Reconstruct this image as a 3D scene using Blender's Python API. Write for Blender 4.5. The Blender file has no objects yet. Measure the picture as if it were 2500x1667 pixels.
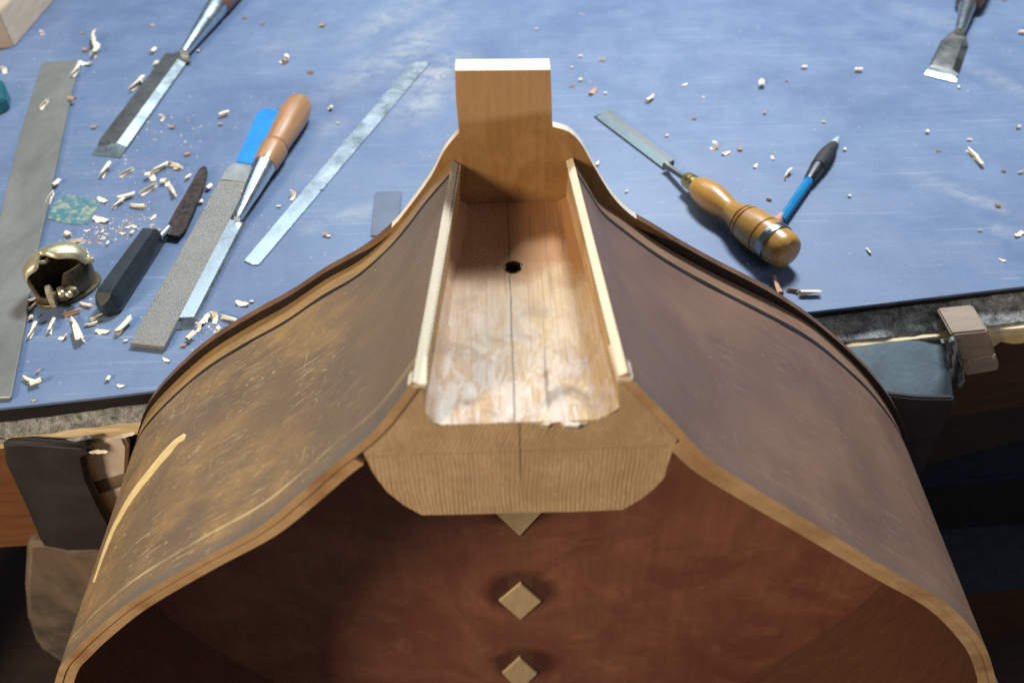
import bpy, bmesh, math, random
from mathutils import Vector, Matrix
from mathutils.bvhtree import BVHTree
R = math.radians
random.seed(7)
scene = bpy.context.scene
COL = scene.collection

# ------------------------------------------------------------------ camera
# centimetres with the lens at the origin; bench top lies CAMH below it
CAMH, PITCH, ROLL, FPX = 44.0, R(44), R(1.9), 2080.0
CX, CY = 1250.0, 833.5
S = 0.01
Xv = Vector((1, 0, 0)); Uv = Vector((0, math.sin(PITCH), math.cos(PITCH))); Fv = Vector((0, math.cos(PITCH), -math.sin(PITCH)))
rt = math.cos(ROLL)*Xv - math.sin(ROLL)*Uv
up = math.sin(ROLL)*Xv + math.cos(ROLL)*Uv
cam_d = bpy.data.cameras.new('camera'); cam = bpy.data.objects.new('camera', cam_d); COL.objects.link(cam)
m = Matrix((rt, up, -Fv)).transposed().to_4x4(); m.translation = Vector((0, 0, CAMH*S)); cam.matrix_world = m
cam_d.sensor_width = 36; cam_d.lens = FPX/2500*36; cam_d.clip_start = 0.02; cam_d.clip_end = 60
cam_d.dof.use_dof = True; cam_d.dof.focus_distance = 0.56; cam_d.dof.aperture_fstop = 30/4.4
scene.camera = cam

# ------------------------------------------------------------------ world and lamps
w = bpy.data.worlds.new('World'); scene.world = w; w.use_nodes = True
w.node_tree.nodes['Background'].inputs[0].default_value = (0.80, 0.87, 1.0, 1)
w.node_tree.nodes['Background'].inputs[1].default_value = 0.125
def lamp(name, pos, target, energy, color, sx, sy=None):
    d = bpy.data.lights.new(name, 'AREA'); d.energy = energy; d.color = color
    d.size = sx
    if sy: d.shape = 'RECTANGLE'; d.size_y = sy
    o = bpy.data.objects.new(name, d); COL.objects.link(o); o.location = pos
    o.rotation_euler = (Vector(target)-Vector(pos)).to_track_quat('-Z', 'Y').to_euler()
    return o
lamp('ceiling_lamp', (0.36, 1.52, 1.55), (0.0, 0.55, 0.1), 55, (0.90, 0.96, 1.0), 0.46, 0.22)
lamp('window_light', (-0.70, 2.55, 1.95), (0.0, 0.5, 0.0), 11, (0.82, 0.93, 1.0), 1.5, 0.65)
lamp('warm_lamp', (-1.16, -0.56, 0.87), (0.0, 0.35, 0.05), 28, (1.0, 0.80, 0.57), 0.34)
lamp('room_lamp', (1.45, -0.45, 0.85), (0.1, 0.4, 0.0), 3.6, (1.0, 0.95, 0.90), 0.5)
scene.view_settings.view_transform = 'Standard'; scene.view_settings.look = 'None'
scene.view_settings.exposure = 0.0; scene.view_settings.gamma = 1.0
scene.cycles.max_bounces = 6
scene.cycles.use_denoising = False; scene.cycles.sample_clamp_indirect = 1.5; scene.cycles.caustics_reflective = False; scene.cycles.caustics_refractive = False

# ------------------------------------------------------------------ geometry helpers
def ray(px, py):
    x = (px-CX)/FPX; y = -(py-CY)/FPX
    return x*rt + y*up + Fv
def wz(px, py, h=0.0):                       # on the level h cm above the bench
    d = ray(px, py); return (d*((h-CAMH)/d.z) + Vector((0, 0, CAMH)))*S
def wy(px, py, Y):                           # on the upright plane Y cm ahead
    d = ray(px, py); return (d*(Y/d.y) + Vector((0, 0, CAMH)))*S
def cpp(px, py, h=0.0):                      # metres per photo pixel there
    p = wz(px, py, h) - Vector((0, 0, CAMH*S)); return p.dot(Fv)/FPX
def C(x, y, z): return Vector((x, y, z+CAMH))*S   # lens-centred cm -> world

def tag(o, label=None, cat=None, group=None, kind=None):
    if label: o['label'] = label
    if cat: o['category'] = cat
    if group: o['group'] = group
    if kind: o['kind'] = kind
    return o
def thing(name, label, cat, loc, group=None):
    o = bpy.data.objects.new(name, None); COL.objects.link(o); o.location = loc; o.empty_display_size = 0.02
    return tag(o, label, cat, group)
def obj(name, vf, mat, parent=None, smooth=35, uv=None, loc=None, mats=None, fm=None):
    verts, faces = vf
    org = Vector(loc) if loc is not None else (parent_world(parent) if parent else Vector((0, 0, 0)))
    me = bpy.data.meshes.new(name)
    me.from_pydata([tuple(Vector(v)-org) for v in verts], [], faces)
    for mm in (mats or [mat]): me.materials.append(mm)
    if fm: me.polygons.foreach_set('material_index', fm)
    if uv:
        l = me.uv_layers.new(name='UVMap')
        for lp in me.loops: l.data[lp.index].uv = uv[lp.vertex_index]
    bm = bmesh.new(); bm.from_mesh(me); bmesh.ops.recalc_face_normals(bm, faces=bm.faces); bm.to_mesh(me); bm.free()
    if smooth:
        me.polygons.foreach_set('use_smooth', [True]*len(me.polygons)); me.set_sharp_from_angle(angle=R(smooth))
    o = bpy.data.objects.new(name, me); COL.objects.link(o)
    if parent: o.parent = parent
    if not parent: o.location = org
    elif loc is not None: o.location = org - parent_world(parent)
    return o
def parent_world(p):
    v = Vector((0, 0, 0))
    while p: v = v + p.location; p = p.parent
    return v
def join(*vfs):
    V, F = [], []
    for v, f in vfs:
        n = len(V); V += list(v); F += [tuple(i+n for i in q) for q in f]
    return V, F
def prism(top, down):                        # outline (world points) pushed by a vector
    n = len(top); d = Vector(down)
    V = [Vector(p) for p in top] + [Vector(p)+d for p in top]
    F = [tuple(range(n)), tuple(range(2*n-1, n-1, -1))] + [(i, (i+1) % n, n+(i+1) % n, n+i) for i in range(n)]
    return V, F
def bevel(vf, width, seg=2, angle=30):
    bm = bmesh.new(); vs = [bm.verts.new(v) for v in vf[0]]
    for f in vf[1]:
        try: bm.faces.new([vs[i] for i in f])
        except ValueError: pass
    bmesh.ops.remove_doubles(bm, verts=bm.verts, dist=1e-6)
    bmesh.ops.recalc_face_normals(bm, faces=bm.faces)
    ed = [e for e in bm.edges if len(e.link_faces) == 2 and e.calc_face_angle(0) > R(angle)]
    bmesh.ops.bevel(bm, geom=ed, offset=width, segments=seg, affect='EDGES', clamp_overlap=True)
    bm.verts.index_update()
    out = ([v.co.copy() for v in bm.verts], [tuple(v.index for v in f.verts) for f in bm.faces]); bm.free()
    return out
def box(c, sx, sy, sz, rz=0, bev=0):
    c = Vector(c); M = Matrix.Rotation(rz, 3, 'Z')
    top = [c + M @ Vector((a*sx/2, b*sy/2, sz/2)) for a, b in ((-1, -1), (1, -1), (1, 1), (-1, 1))]
    p = prism(top, (0, 0, -sz))
    return bevel(p, bev) if bev else p
def lathe(A, B, prof, n=40, cap=True, flat=1.0):   # prof: (fraction along A->B, radius m)
    A, B = Vector(A), Vector(B); ax = (B-A); L = ax.length; ax.normalize()
    s = ax.cross(Vector((0, 0, 1))).normalized(); t = s.cross(ax)
    V, F, UV = [], [], []
    for k, (f, r) in enumerate(prof):
        for i in range(n):
            a = 2*math.pi*i/n
            V.append(A + ax*(f*L) + s*(r*math.cos(a)) + t*(r*math.sin(a)*flat)); UV.append((f*L, a*0.012))
    for k in range(len(prof)-1):
        for i in range(n):
            j = (i+1) % n; F.append((k*n+i, k*n+j, (k+1)*n+j, (k+1)*n+i))
    if cap: F.append(tuple(range(n))); F.append(tuple((len(prof)-1)*n+i for i in range(n)))
    return V, F, UV
def smoothprof(pts, per=6):                  # monotone-ish smooth resample
    out = []
    for i in range(len(pts)-1):
        p0 = pts[max(i-1, 0)]; p1 = pts[i]; p2 = pts[i+1]; p3 = pts[min(i+2, len(pts)-1)]
        for k in range(per):
            t = k/per
            out.append(tuple(0.5*((2*p1[c])+(-p0[c]+p2[c])*t+(2*p0[c]-5*p1[c]+4*p2[c]-p3[c])*t*t+(-p0[c]+3*p1[c]-3*p2[c]+p3[c])*t**3) for c in range(len(p1))))
    out.append(tuple(pts[-1])); return out
def resample(pts, n):
    d = [0]
    for a, b in zip(pts, pts[1:]): d.append(d[-1]+math.dist(a, b))
    out = []; j = 0
    for k in range(n):
        t = d[-1]*k/(n-1)
        while j < len(d)-2 and d[j+1] < t: j += 1
        f = (t-d[j])/max(d[j+1]-d[j], 1e-9)
        out.append(tuple(a+(b-a)*f for a, b in zip(pts[j], pts[j+1])))
    return out

# ------------------------------------------------------------------ materials
class N:
    def __init__(s, name):
        s.m = bpy.data.materials.new(name); s.m.use_nodes = True; s.t = s.m.node_tree
        s.b = s.t.nodes['Principled BSDF']; s.tc = s.t.nodes.new('ShaderNodeTexCoord')
    def n(s, ty, **k):
        x = s.t.nodes.new('ShaderNode'+ty)
        for a, b in k.items(): setattr(x, a, b)
        return x
    def link(s, a, b): s.t.links.new(a, b)
    def coord(s, scale=(1, 1, 1), kind='Object', rot=(0, 0, 0), loc=(0, 0, 0)):
        mp = s.n('Mapping'); s.link(s.tc.outputs[kind], mp.inputs[0])
        mp.inputs['Scale'].default_value = scale; mp.inputs['Rotation'].default_value = rot; mp.inputs['Location'].default_value = loc
        return mp.outputs[0]
    def noise(s, vec, scale=5, detail=4, rough=.55, dist=0):
        x = s.n('TexNoise'); s.link(vec, x.inputs['Vector'])
        x.inputs['Scale'].default_value = scale; x.inputs['Detail'].default_value = detail
        x.inputs['Roughness'].default_value = rough; x.inputs['Distortion'].default_value = dist
        return x.outputs['Fac']
    def ramp(s, f, stops):
        x = s.n('ValToRGB'); s.link(f, x.inputs[0]); e = x.color_ramp.elements
        while len(e) < len(stops): e.new(0.5)
        for q, (p, c) in zip(e, stops):
            q.position = p; q.color = (c, c, c, 1) if isinstance(c, (int, float)) else (*c, 1)
        return x.outputs[0]
    def mix(s, f, a, b, mode='MIX'):
        x = s.n('Mix', data_type='RGBA', blend_type=mode)
        for i, v in ((0, f), (6, a), (7, b)):
            if isinstance(v, (int, float)): x.inputs[i].default_value = v
            elif isinstance(v, tuple): x.inputs[i].default_value = (*v, 1)
            else: s.link(v, x.inputs[i])
        return x.outputs[2]
    def math(s, op, a, b=0.0, c=None):
        x = s.n('Math', operation=op)
        for i, v in enumerate((a, b, c)):
            if v is None: continue
            if isinstance(v, (int, float)): x.inputs[i].default_value = v
            else: s.link(v, x.inputs[i])
        return x.outputs[0]
    def sep(s, vec):
        x = s.n('SeparateXYZ'); s.link(vec, x.inputs[0]); return x.outputs
    def comb(s, x, y, z):
        q = s.n('CombineXYZ')
        for i, v in enumerate((x, y, z)):
            if isinstance(v, (int, float)): q.inputs[i].default_value = v
            else: s.link(v, q.inputs[i])
        return q.outputs[0]
    def bump(s, h, strength=.3, dist=.001):
        x = s.n('Bump'); s.link(h, x.inputs['Height']); x.inputs['Strength'].default_value = strength
        x.inputs['Distance'].default_value = dist; s.link(x.outputs[0], s.b.inputs['Normal'])
    def done(s, col=None, rough=None, metal=0, spec=None, coat=0):
        if col is not None:
            if isinstance(col, tuple): s.b.inputs['Base Color'].default_value = (*col, 1)
            else: s.link(col, s.b.inputs['Base Color'])
        if rough is not None:
            if isinstance(rough, (int, float)): s.b.inputs['Roughness'].default_value = rough
            else: s.link(rough, s.b.inputs['Roughness'])
        s.b.inputs['Metallic'].default_value = metal
        if spec is not None: s.b.inputs['Specular IOR Level'].default_value = spec
        s.b.inputs['Coat Weight'].default_value = coat; s.b.inputs['Coat Roughness'].default_value = .15
        return s.m

def m_plain(name, c, rough=.5, metal=0, var=.25, scale=60, bump=.1, coat=0):
    q = N(name); v = q.coord(); f = q.noise(v, scale, 5)
    a = tuple(x*(1-var) for x in c); b = tuple(min(1, x*(1+var)) for x in c)
    q.bump(f, bump, .0006)
    return q.done(q.ramp(f, [(.3, a), (.7, b)]), q.ramp(f, [(.3, rough*.85), (.7, min(1, rough*1.15))]), metal, coat=coat)
def m_wood(name, c1, c2, sc=(300, 12, 300), rough=.6, bump=.25, kind='Object', blot=None, coat=0):
    q = N(name); v = q.coord(sc, kind); f = q.noise(v, 1, 5, .6, .4)
    g = q.noise(q.coord((1, 1, 1), kind), 30, 3)
    col = q.mix(q.ramp(f, [(.32, 0.), (.68, 1.)]), c1, c2)
    if blot: col = q.mix(q.ramp(g, [(.45, 0.), (.7, .8)]), col, blot)
    q.bump(f, bump, .0004)
    return q.done(col, rough, coat=coat)

def m_bench():
    q = N('blue_bench_cover'); o = q.coord()
    big = q.noise(o, 4.5, 5, .6, .5); mid = q.noise(o, 22, 5, .65); fine = q.noise(o, 420, 3, .7)
    col = q.mix(q.ramp(big, [(.3, 0.), (.72, 1.)]), (.084, .133, .252), (.134, .203, .328))
    col = q.mix(q.ramp(mid, [(.42, 0.), (.75, .22)]), col, (.22, .28, .42))
    # rubbed, dusty patches with places of their own
    wear = None
    for (px, py, ang, la, lb, k) in SMEARS:
        p = wz(px, py) - bench.location
        mp = q.n('Mapping', vector_type='TEXTURE'); q.link(q.tc.outputs['Object'], mp.inputs[0])
        mp.inputs['Location'].default_value = p; mp.inputs['Rotation'].default_value = (0, 0, R(ang)); mp.inputs['Scale'].default_value = (la*S, lb*S, 1)
        L = q.n('VectorMath', operation='LENGTH'); q.link(mp.outputs[0], L.inputs[0])
        e = q.math('MULTIPLY', q.math('SUBTRACT', 1.0, L.outputs['Value']), k); e = q.math('MAXIMUM', e, 0.0)
        wear = e if wear is None else q.math('MAXIMUM', wear, e)
    st = q.noise(q.coord((42, 60, 30), rot=(0, 0, R(-58))), 1, 7, .72, .8)
    wear = q.math('MULTIPLY', wear, q.ramp(st, [(.36, 0.), (.74, .62)]))
    col = q.mix(wear, col, (.50, .51, .47))
    sp = q.noise(o, 160, 2, .5); col = q.mix(q.ramp(sp, [(.70, 0.), (.78, .35)]), col, (.45, .46, .50))
    dk = q.noise(o, 14, 6, .7, 1.0); col = q.mix(q.ramp(dk, [(.62, 0.), (.78, .3)]), col, (.06, .08, .18))
    for an, sc_ in ((20, (8, 420, 1)), (-35, (6, 520, 1)), (75, (10, 360, 1))):
        f_ = q.noise(q.coord(sc_, rot=(0, 0, R(an))), 1, 2, .5, .3)
        col = q.mix(q.math('MULTIPLY', q.ramp(f_, [(.66, 0.), (.70, .45)]), q.ramp(big, [(.4, .2), (.6, 1.)])), col, (.30, .34, .44))
    du = q.noise(o, 900, 2, .6); col = q.mix(q.math('MULTIPLY', q.ramp(du, [(.60, 0.), (.70, .5)]), q.ramp(mid, [(.4, .2), (.65, 1.)])), col, (.42, .43, .45))
    h = q.mix(.5, mid, fine)
    q.bump(h, .10, .001)
    return q.done(col, q.ramp(mid, [(.3, .42), (.7, .58)]), spec=.5)
SMEARS = [(1010, 110, 60, 11, 4.0, 1.3), (1060, 190, 58, 9, 4.2, 1.5), (900, 170, 60, 12, 4, .8), (1030, 255, 60, 7, 3.2, 1.2), (960, 40, 55, 14, 4, .9),
          (2260, 40, -50, 9, 2.6, .6), (2470, 210, -62, 10, 2.0, .8), (2370, 480, -50, 7, 1.5, .8), (2300, 450, -40, 5, 1.5, .5),
          (870, 520, 20, 3.2, 1.8, 1.0), (760, 560, 20, 1.6, 1.2, .8), (800, 310, 70, 3, 2.0, .7), (1060, 75, 70, 10, 3, .8),
          (700, 90, 80, 12, 6, .25), (1700, 520, 10, 4, 2, .25), (990, 300, 60, 3, 2, .5), (2440, 560, -40, 2.5, 1.6, .5)]

def m_rib(name, base, dark, worn, scratch, amount, BEAD, spec, cold):
    q = N(name); uv = q.coord((1, 1, 1), 'UV')          # uv in metres: u along the curve, v from the back
    big = q.noise(uv, 13, 3, .55, .5); med = q.noise(q.coord((16, 52, 1), 'UV', rot=(0, 0, R(12))), 1, 6, .68, .5)
    fib = q.noise(q.coord((40, 500, 1), 'UV', rot=(0, 0, R(4))), 1, 4, .65)
    lines = []
    for k, (la, wb, an, th, a) in enumerate(((30, 760, 14, .635, 1.), (70, 1300, -5, .635, .9), (22, 620, 27, .65, .9), (60, 900, 46, .655, .8), (420, 40, 20, .67, .6), (150, 330, 10, .64, .9))):
        f = q.noise(q.coord((la, wb, 1), 'UV', rot=(0, 0, R(an)), loc=(k*3.1, k*1.7, 0)), 1, 2.5, .6, .15)
        lines.append(q.ramp(f, [(th, 0.), (th+.05, a)]))
    col = q.mix(q.ramp(big, [(.35, 0.), (.65, 1.)]), dark, base)
    col = q.mix(q.math('MULTIPLY', q.ramp(fib, [(.4, 0.), (.7, .5)]), .8), col, dark)
    s = q.sep(uv)
    zone = q.math('MULTIPLY', q.ramp(q.math('MULTIPLY', s[0], 2.0), [(.06, 0.), (.24, 1.), (.75, .9), (1., .3)]), amount)
    patch = q.ramp(q.noise(uv, 12, 5, .65, .9), [(.40, .12), (.60, 1.)])
    wf = q.math('MULTIPLY', q.math('MULTIPLY', q.ramp(med, [(.36, 0.), (.72, .9)]), zone), patch)
    col = q.mix(wf, col, worn)
    sc = lines[0]
    for l in lines[1:]: sc = q.math('MAXIMUM', sc, l)
    gate = q.ramp(q.noise(uv, 20, 5, .7), [(.42, .06), (.60, 1.)])
    sc = q.math('MULTIPLY', q.math('MULTIPLY', sc, gate), q.math('ADD', q.math('MULTIPLY', zone, .58), .03))
    col = q.mix(sc, col, scratch)
    vv = q.math('ADD', s[1], q.math('MULTIPLY', q.math('SUBTRACT', med, .5), .008))
    back = q.ramp(q.math('MULTIPLY', vv, 10.0), [(.13, 1.), (.155, 0.)])       # rubbed strip outside the inlay
    col = q.mix(q.math('MULTIPLY', back, q.math('MULTIPLY', .75, q.ramp(med, [(.3, .2), (.6, 1.)]))), col, worn)
    bead = q.math('MULTIPLY', q.ramp(q.math('MULTIPLY', q.math('ABSOLUTE', q.math('SUBTRACT', s[1], .1515)), 100.0), [(.05, 1.), (.13, 0.)]), q.ramp(med, [(.36, 0.), (.60, .75)]))
    col = q.mix(q.math('MULTIPLY', bead, BEAD), col, tuple(v*.8 for v in scratch))
    front = q.ramp(q.math('MULTIPLY', vv, 5.0), [(.78, 0.), (.815, .8)])      # worn grey band beside the open edge
    col = q.mix(q.math('MULTIPLY', q.math('MULTIPLY', front, cold), q.ramp(med, [(.3, .4), (.6, 1.)])), col, (.10, .10, .10))
    q.bump(q.mix(.5, q.mix(.5, lines[0], fib), big), .25, .0006)
    return q.done(col, q.ramp(med, [(.3, .36), (.7, .52)]), spec=spec)

def m_blockfront():
    q = N('block_end_grain'); o = q.coord(); x, y, z = q.sep(o)
    wob = q.noise(o, 25, 3)
    zz = q.math('SUBTRACT', z, JOINT)
    upz = q.math('MAXIMUM', zz, 0.0)
    fan = q.math('MULTIPLY', upz, q.math('ADD', .30, q.math('MULTIPLY', q.math('ABSOLUTE', x), 9.0)))
    xs = q.math('ADD', q.math('SUBTRACT', x, fan), q.math('MULTIPLY', q.math('SUBTRACT', wob, .5), .006))
    wv = q.n('TexWave', wave_type='BANDS', bands_direction='X'); q.link(q.comb(xs, 0, 0), wv.inputs['Vector'])
    wv.inputs['Scale'].default_value = 150; wv.inputs['Distortion'].default_value = 2.6; wv.inputs['Detail'].default_value = 2; wv.inputs['Detail Scale'].default_value = 2
    fine = q.noise(q.coord((900, 900, 160)), 1, 4); bl = q.noise(o, 40, 4, .6)
    wm = q.noise(q.coord((60, 60, 14), loc=(2, 0, 1)), 1, 4, .6)
    col = q.mix(q.math('MULTIPLY', q.ramp(wv.outputs['Fac'], [(.25, 0.), (.9, .8)]), q.ramp(wm, [(.35, .25), (.65, 1.)])), (.62, .445, .260), (.33, .205, .105))
    col = q.mix(q.ramp(fine, [(.4, 0.), (.75, .35)]), col, (.17, .10, .04))
    col = q.mix(q.ramp(bl, [(.40, .45), (.62, 0.)]), col, (.34, .215, .11))
    line = q.math('LESS_THAN', q.math('ABSOLUTE', q.math('ADD', zz, q.math('MULTIPLY', q.math('SUBTRACT', wob, .5), .003))), .0003)
    col = q.mix(q.math('MULTIPLY', line, .3), col, (.10, .055, .02))
    cl = q.math('MULTIPLY', q.math('LESS_THAN', q.math('ABSOLUTE', q.math('ADD', x, -.0020)),   .00030), q.ramp(q.math('MULTIPLY', q.math('ADD', zz, .035), 14), [(.05, 0.), (.35, .85)]))
    col = q.mix(cl, col, (.03, .022, .018))
    q.bump(q.mix(.5, wv.outputs['Fac'], fine), .25, .0004)
    return q.done(col, .75, spec=.25)
def m_mortise():
    q = N('mortise_spruce'); o = q.coord(loc=tuple(body.location)); x, y, z = q.sep(o)
    g = q.noise(q.coord((700, 14, 500)), 1, 5, .65, .3); b = q.noise(o, 42, 5, .6, .5); b2 = q.noise(q.coord((130, 45, 130)), 1, 5, .7, .8)
    col = q.mix(q.ramp(g, [(.34, 0.), (.66, 1.)]), (.58, .45, .29), (.42, .29, .155))
    brown_shade = q.ramp(q.math('MULTIPLY', q.math('SUBTRACT', q.math('ADD', y, q.math('MULTIPLY', q.math('SUBTRACT', b, .5), .05)), .30), 10.0), [(.28, 0.), (.46, .82)])   # glue-browned deep end, with the button's shadow deepened in its colour
    col = q.mix(brown_shade, col, (.34, .150, .050))
    side = q.ramp(q.math('MULTIPLY', q.math('ADD', x, .06), 8.3), [(.25, 1.), (.62, 0.)])  # left half tinted darker: the left wall's shade put into the colour
    col = q.mix(q.math('MULTIPLY', side, .5), col, (.46, .30, .22))
    fr = q.ramp(q.math('MULTIPLY', q.math('SUBTRACT', y, .235), 9.0), [(.10, 1.), (.95, 0.)])
    glue = q.math('MULTIPLY', q.ramp(b2, [(.47, 0.), (.54, 1.)]), fr)
    col = q.mix(q.math('MULTIPLY', glue, .75), col, (.56, .50, .45))
    chip = q.ramp(q.noise(q.coord((220, 90, 200), loc=(1, 2, 0)), 1, 5, .75, .6), [(.56, 0.), (.60, 1.)])
    col = q.mix(q.math('MULTIPLY', q.math('MULTIPLY', chip, fr), .8), col, (.66, .60, .50))
    dirt = q.math('MULTIPLY', q.ramp(b, [(.52, 0.), (.68, .8)]), q.math('ADD', fr, .15))
    col = q.mix(dirt, col, (.22, .17, .14))
    streak = q.ramp(q.noise(q.coord((420, 10, 420), loc=(3, 1, 0)), 1, 3, .6), [(.64, 0.), (.74, .75)])
    col = q.mix(streak, col, (.12, .075, .05))
    pl = q.math('MULTIPLY', q.math('LESS_THAN', q.math('ABSOLUTE', q.math('ADD', x, q.math('MULTIPLY', q.math('SUBTRACT', b, .5), .002))),   .00038), q.ramp(b2, [(.35, .2), (.55, .75)]))
    pl = q.math('MULTIPLY', pl, q.math('LESS_THAN', z, CAMH*S-.275))
    col = q.mix(pl, col, (.045, .035, .03))
    q.bump(q.mix(.5, g, b2), .5, .0009)
    return q.done(col, q.math('SUBTRACT', .72, q.math('MULTIPLY', glue, .20)), spec=.3)
def m_back():
    q = N('back_inner_wood'); o = q.coord(); x, y, z = q.sep(o)
    f = q.noise(q.coord((160, 160, 9)), 1, 5, .6); b = q.noise(o, 9, 5, .65, 1.2); c = q.noise(o, 21, 5, .65, .6)
    col = q.mix(q.ramp(f, [(.3, 0.), (.7, 1.)]), (.275, .110, .068), (.335, .142, .083))
    col = q.mix(q.ramp(b, [(.40, .65), (.62, 0.)]), col, (.19, .066, .048))
    col = q.mix(q.ramp(c, [(.55, 0.), (.75, .5)]), col, (.47, .215, .105))
    # old glue round each cleat
    for zc in CLEATZ:
        mp = q.comb(x, 0, q.math('SUBTRACT', z, zc)); L = q.n('VectorMath', operation='LENGTH'); q.link(mp, L.inputs[0])
        d = q.math('ADD', L.outputs['Value'], q.math('MULTIPLY', q.math('SUBTRACT', c, .5), .022))
        col = q.mix(q.ramp(q.math('MULTIPLY', d, 10), [(.26, .8), (.40, 0.)]), col, (.075, .026, .022))
    seam = q.math('MULTIPLY', q.math('LESS_THAN', q.math('ABSOLUTE', x), .011), .35)
    col = q.mix(q.math('MULTIPLY', seam, q.ramp(c, [(.3, .2), (.6, 1.)])), col, (.20, .11, .055))
    q.bump(f, .15, .0006)
    return q.done(col, q.ramp(b, [(.3, .45), (.7, .65)]), spec=.35)
def m_button(name):
    q = N(name); o = q.coord(); x, y, z = q.sep(o)
    f = q.noise(q.coord((350, 350, 30)), 1, 5, .6); b = q.noise(o, 45, 4, .6, .6); c = q.noise(o, 18, 3)
    lo = q.mix(q.ramp(f, [(.3, 0.), (.7, 1.)]), (.235, .118, .038), (.31, .165, .055))
    lo = q.mix(q.ramp(b, [(.45, 0.), (.72, .6)]), lo, (.40, .235, .10))
    hi = q.mix(q.ramp(f, [(.3, 0.), (.7, 1.)]), (.37, .215, .10), (.43, .265, .13))
    hi = q.mix(q.ramp(b, [(.5, 0.), (.75, .4)]), hi, (.33, .18, .075))
    line = q.math('ADD', q.math('MULTIPLY', q.math('SUBTRACT', c, .5), .008), q.math('MULTIPLY', x, .10))   # varnish stops on a wavering line
    e = q.math('SUBTRACT', q.math('SUBTRACT', z, BTNZ), line)
    k = q.ramp(q.math('ADD', q.math('MULTIPLY', e, 160.0), .5), [(.1, 0.), (.9, 1.)])
    q.bump(f, .12, .0004); return q.done(q.mix(k, lo, hi), .55, spec=.4)
def m_steel(name, c, rough=.3, var=.35, sc=(40, 40, 40), pits=0.0, metal=1.0):
    q = N(name); o = q.coord(sc); f = q.noise(o, 1, 5, .65, .5); p = q.noise(q.coord(), 1300, 3, .7)
    col = q.mix(q.ramp(f, [(.3, 0.), (.7, 1.)]), tuple(v*(1-var) for v in c), c)
    if pits: col = q.mix(q.ramp(p, [(.42, pits), (.55, 0.)]), col, tuple(v*.25 for v in c)); q.bump(p, .9, .0008)
    else: q.bump(p, .06, .0003)
    return q.done(col, q.ramp(f, [(.25, rough*.75), (.75, min(1, rough*1.4))]), metal)
def m_felt():
    q = N('grey_felt'); o = q.coord(); f = q.noise(o, 130, 6, .75, .4); g = q.noise(o, 600, 4, .7)
    col = q.mix(q.ramp(f, [(.34, 0.), (.68, .8)]), (.07, .073, .076), (.66, .68, .67))
    q.bump(q.mix(.5, f, g), .9, .003); return q.done(col, .95, spec=.1)
def m_patch():
    q = N('teal_card'); o = q.coord(); f = q.noise(o, 150, 5, .7, .6)
    col = q.mix(q.ramp(f, [(.48, 0.), (.62, 1.)]), (.055, .17, .22), (.33, .35, .24)); q.bump(f, .3, .0005)
    return q.done(col, .5)
def m_leather(name, c, scale=120):
    q = N(name); o = q.coord(); f = q.noise(o, scale, 5, .7); g = q.noise(o, 18, 4, .6, .5)
    col = q.mix(q.ramp(g, [(.3, 0.), (.7, 1.)]), tuple(v*.6 for v in c), tuple(v*1.3 for v in c)); q.bump(f, .5, .001)
    return q.done(col, .62, spec=.35)

# ------------------------------------------------------------------ setting: floor and bench
M = {}
M['floor'] = m_wood('floor_boards', (.035, .022, .018), (.06, .036, .026), (8, 90, 90), .7)
fl = obj('floor', ([(-3, -2, -.92), (3, -2, -.92), (3, 4, -.92), (-3, 4, -.92)], [(0, 1, 2, 3)]), M['floor'], smooth=0); tag(fl, kind='structure')

e0, e1 = wz(0, 996), wz(2500, 699)
ev = (e1-e0).normalized(); en = Vector((ev.y, -ev.x, 0))         # along the edge; towards the viewer
bench = thing('workbench', 'workbench with a scuffed blue top and a worn layered front edge', 'workbench', (0.1, 1.2, -.92))
def edge_pt(u, out, z, wob=0): return e0 + ev*u + en*(out + wob) + Vector((0, 0, z))
def edge_layer(name, oa, ob, za, zb, mat, jit, u0=-.35, u1=1.25, n=200, deep=.10, rnd=.25):
    V, F = [], []; ph = [random.uniform(0, 6) for _ in range(5)]
    for i in range(n+1):
        u = u0+(u1-u0)*i/n
        j = lambda k: jit*(math.sin(u*31+ph[0]+k)+.6*math.sin(u*83+ph[1]+2*k)+.5*math.sin(u*190+ph[2]+k)+random.uniform(-.6, .6))
        z0, z1 = (za[0]+(za[1]-za[0])*u/.77, zb[0]+(zb[1]-zb[0])*u/.77); h = z0-z1; out0 = oa[0]+(oa[1]-oa[0])*u/.77; out1 = ob[0]+(ob[1]-ob[0])*u/.77
        for (o_, z_) in ((-deep, z0), (out0-.3*rnd*h, z0), (out0, z0-rnd*h), (out1, z1+rnd*h), (out1-.3*rnd*h, z1), (-deep, z1)):
            jj = j(z_*400) if o_ > -deep else 0
            V.append(edge_pt(u, o_+jj, z_+ (jj*.4 if o_ > -deep and z_ < z0 else 0)))
    for i in range(n):
        for k in range(5): F.append((i*6+k, (i+1)*6+k, (i+1)*6+k+1, i*6+k+1))
    for a in (0, n): F.append(tuple(a*6+k for k in range(6)))
    return obj(name, (V, F), mat, bench, 60)
M['bench'] = m_bench()
nseg = 60; V = []
for i in range(nseg+1):
    u = -1.0+2.9*i/nseg; V.append(edge_pt(u, .0008*math.sin(u*9)+.0006*math.sin(u*23), 0))
V += [e0+ev*1.9-en*1.9, e0-ev*1.0-en*1.9]
obj('blue_top', prism(V, (0, 0, -.0022)), M['bench'], bench, smooth=0)
M['blackedge'] = m_leather('black_rubber', (.014, .012, .014)); M['felt'] = m_felt()
M['strip'] = m_wood('pale_strip', (.84, .72, .48), (.58, .44, .25), (14, 300, 300), .7)
M['apron'] = m_wood('dark_apron', (.10, .045, .020), (.055, .024, .012), (10, 120, 120), .6)
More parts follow.
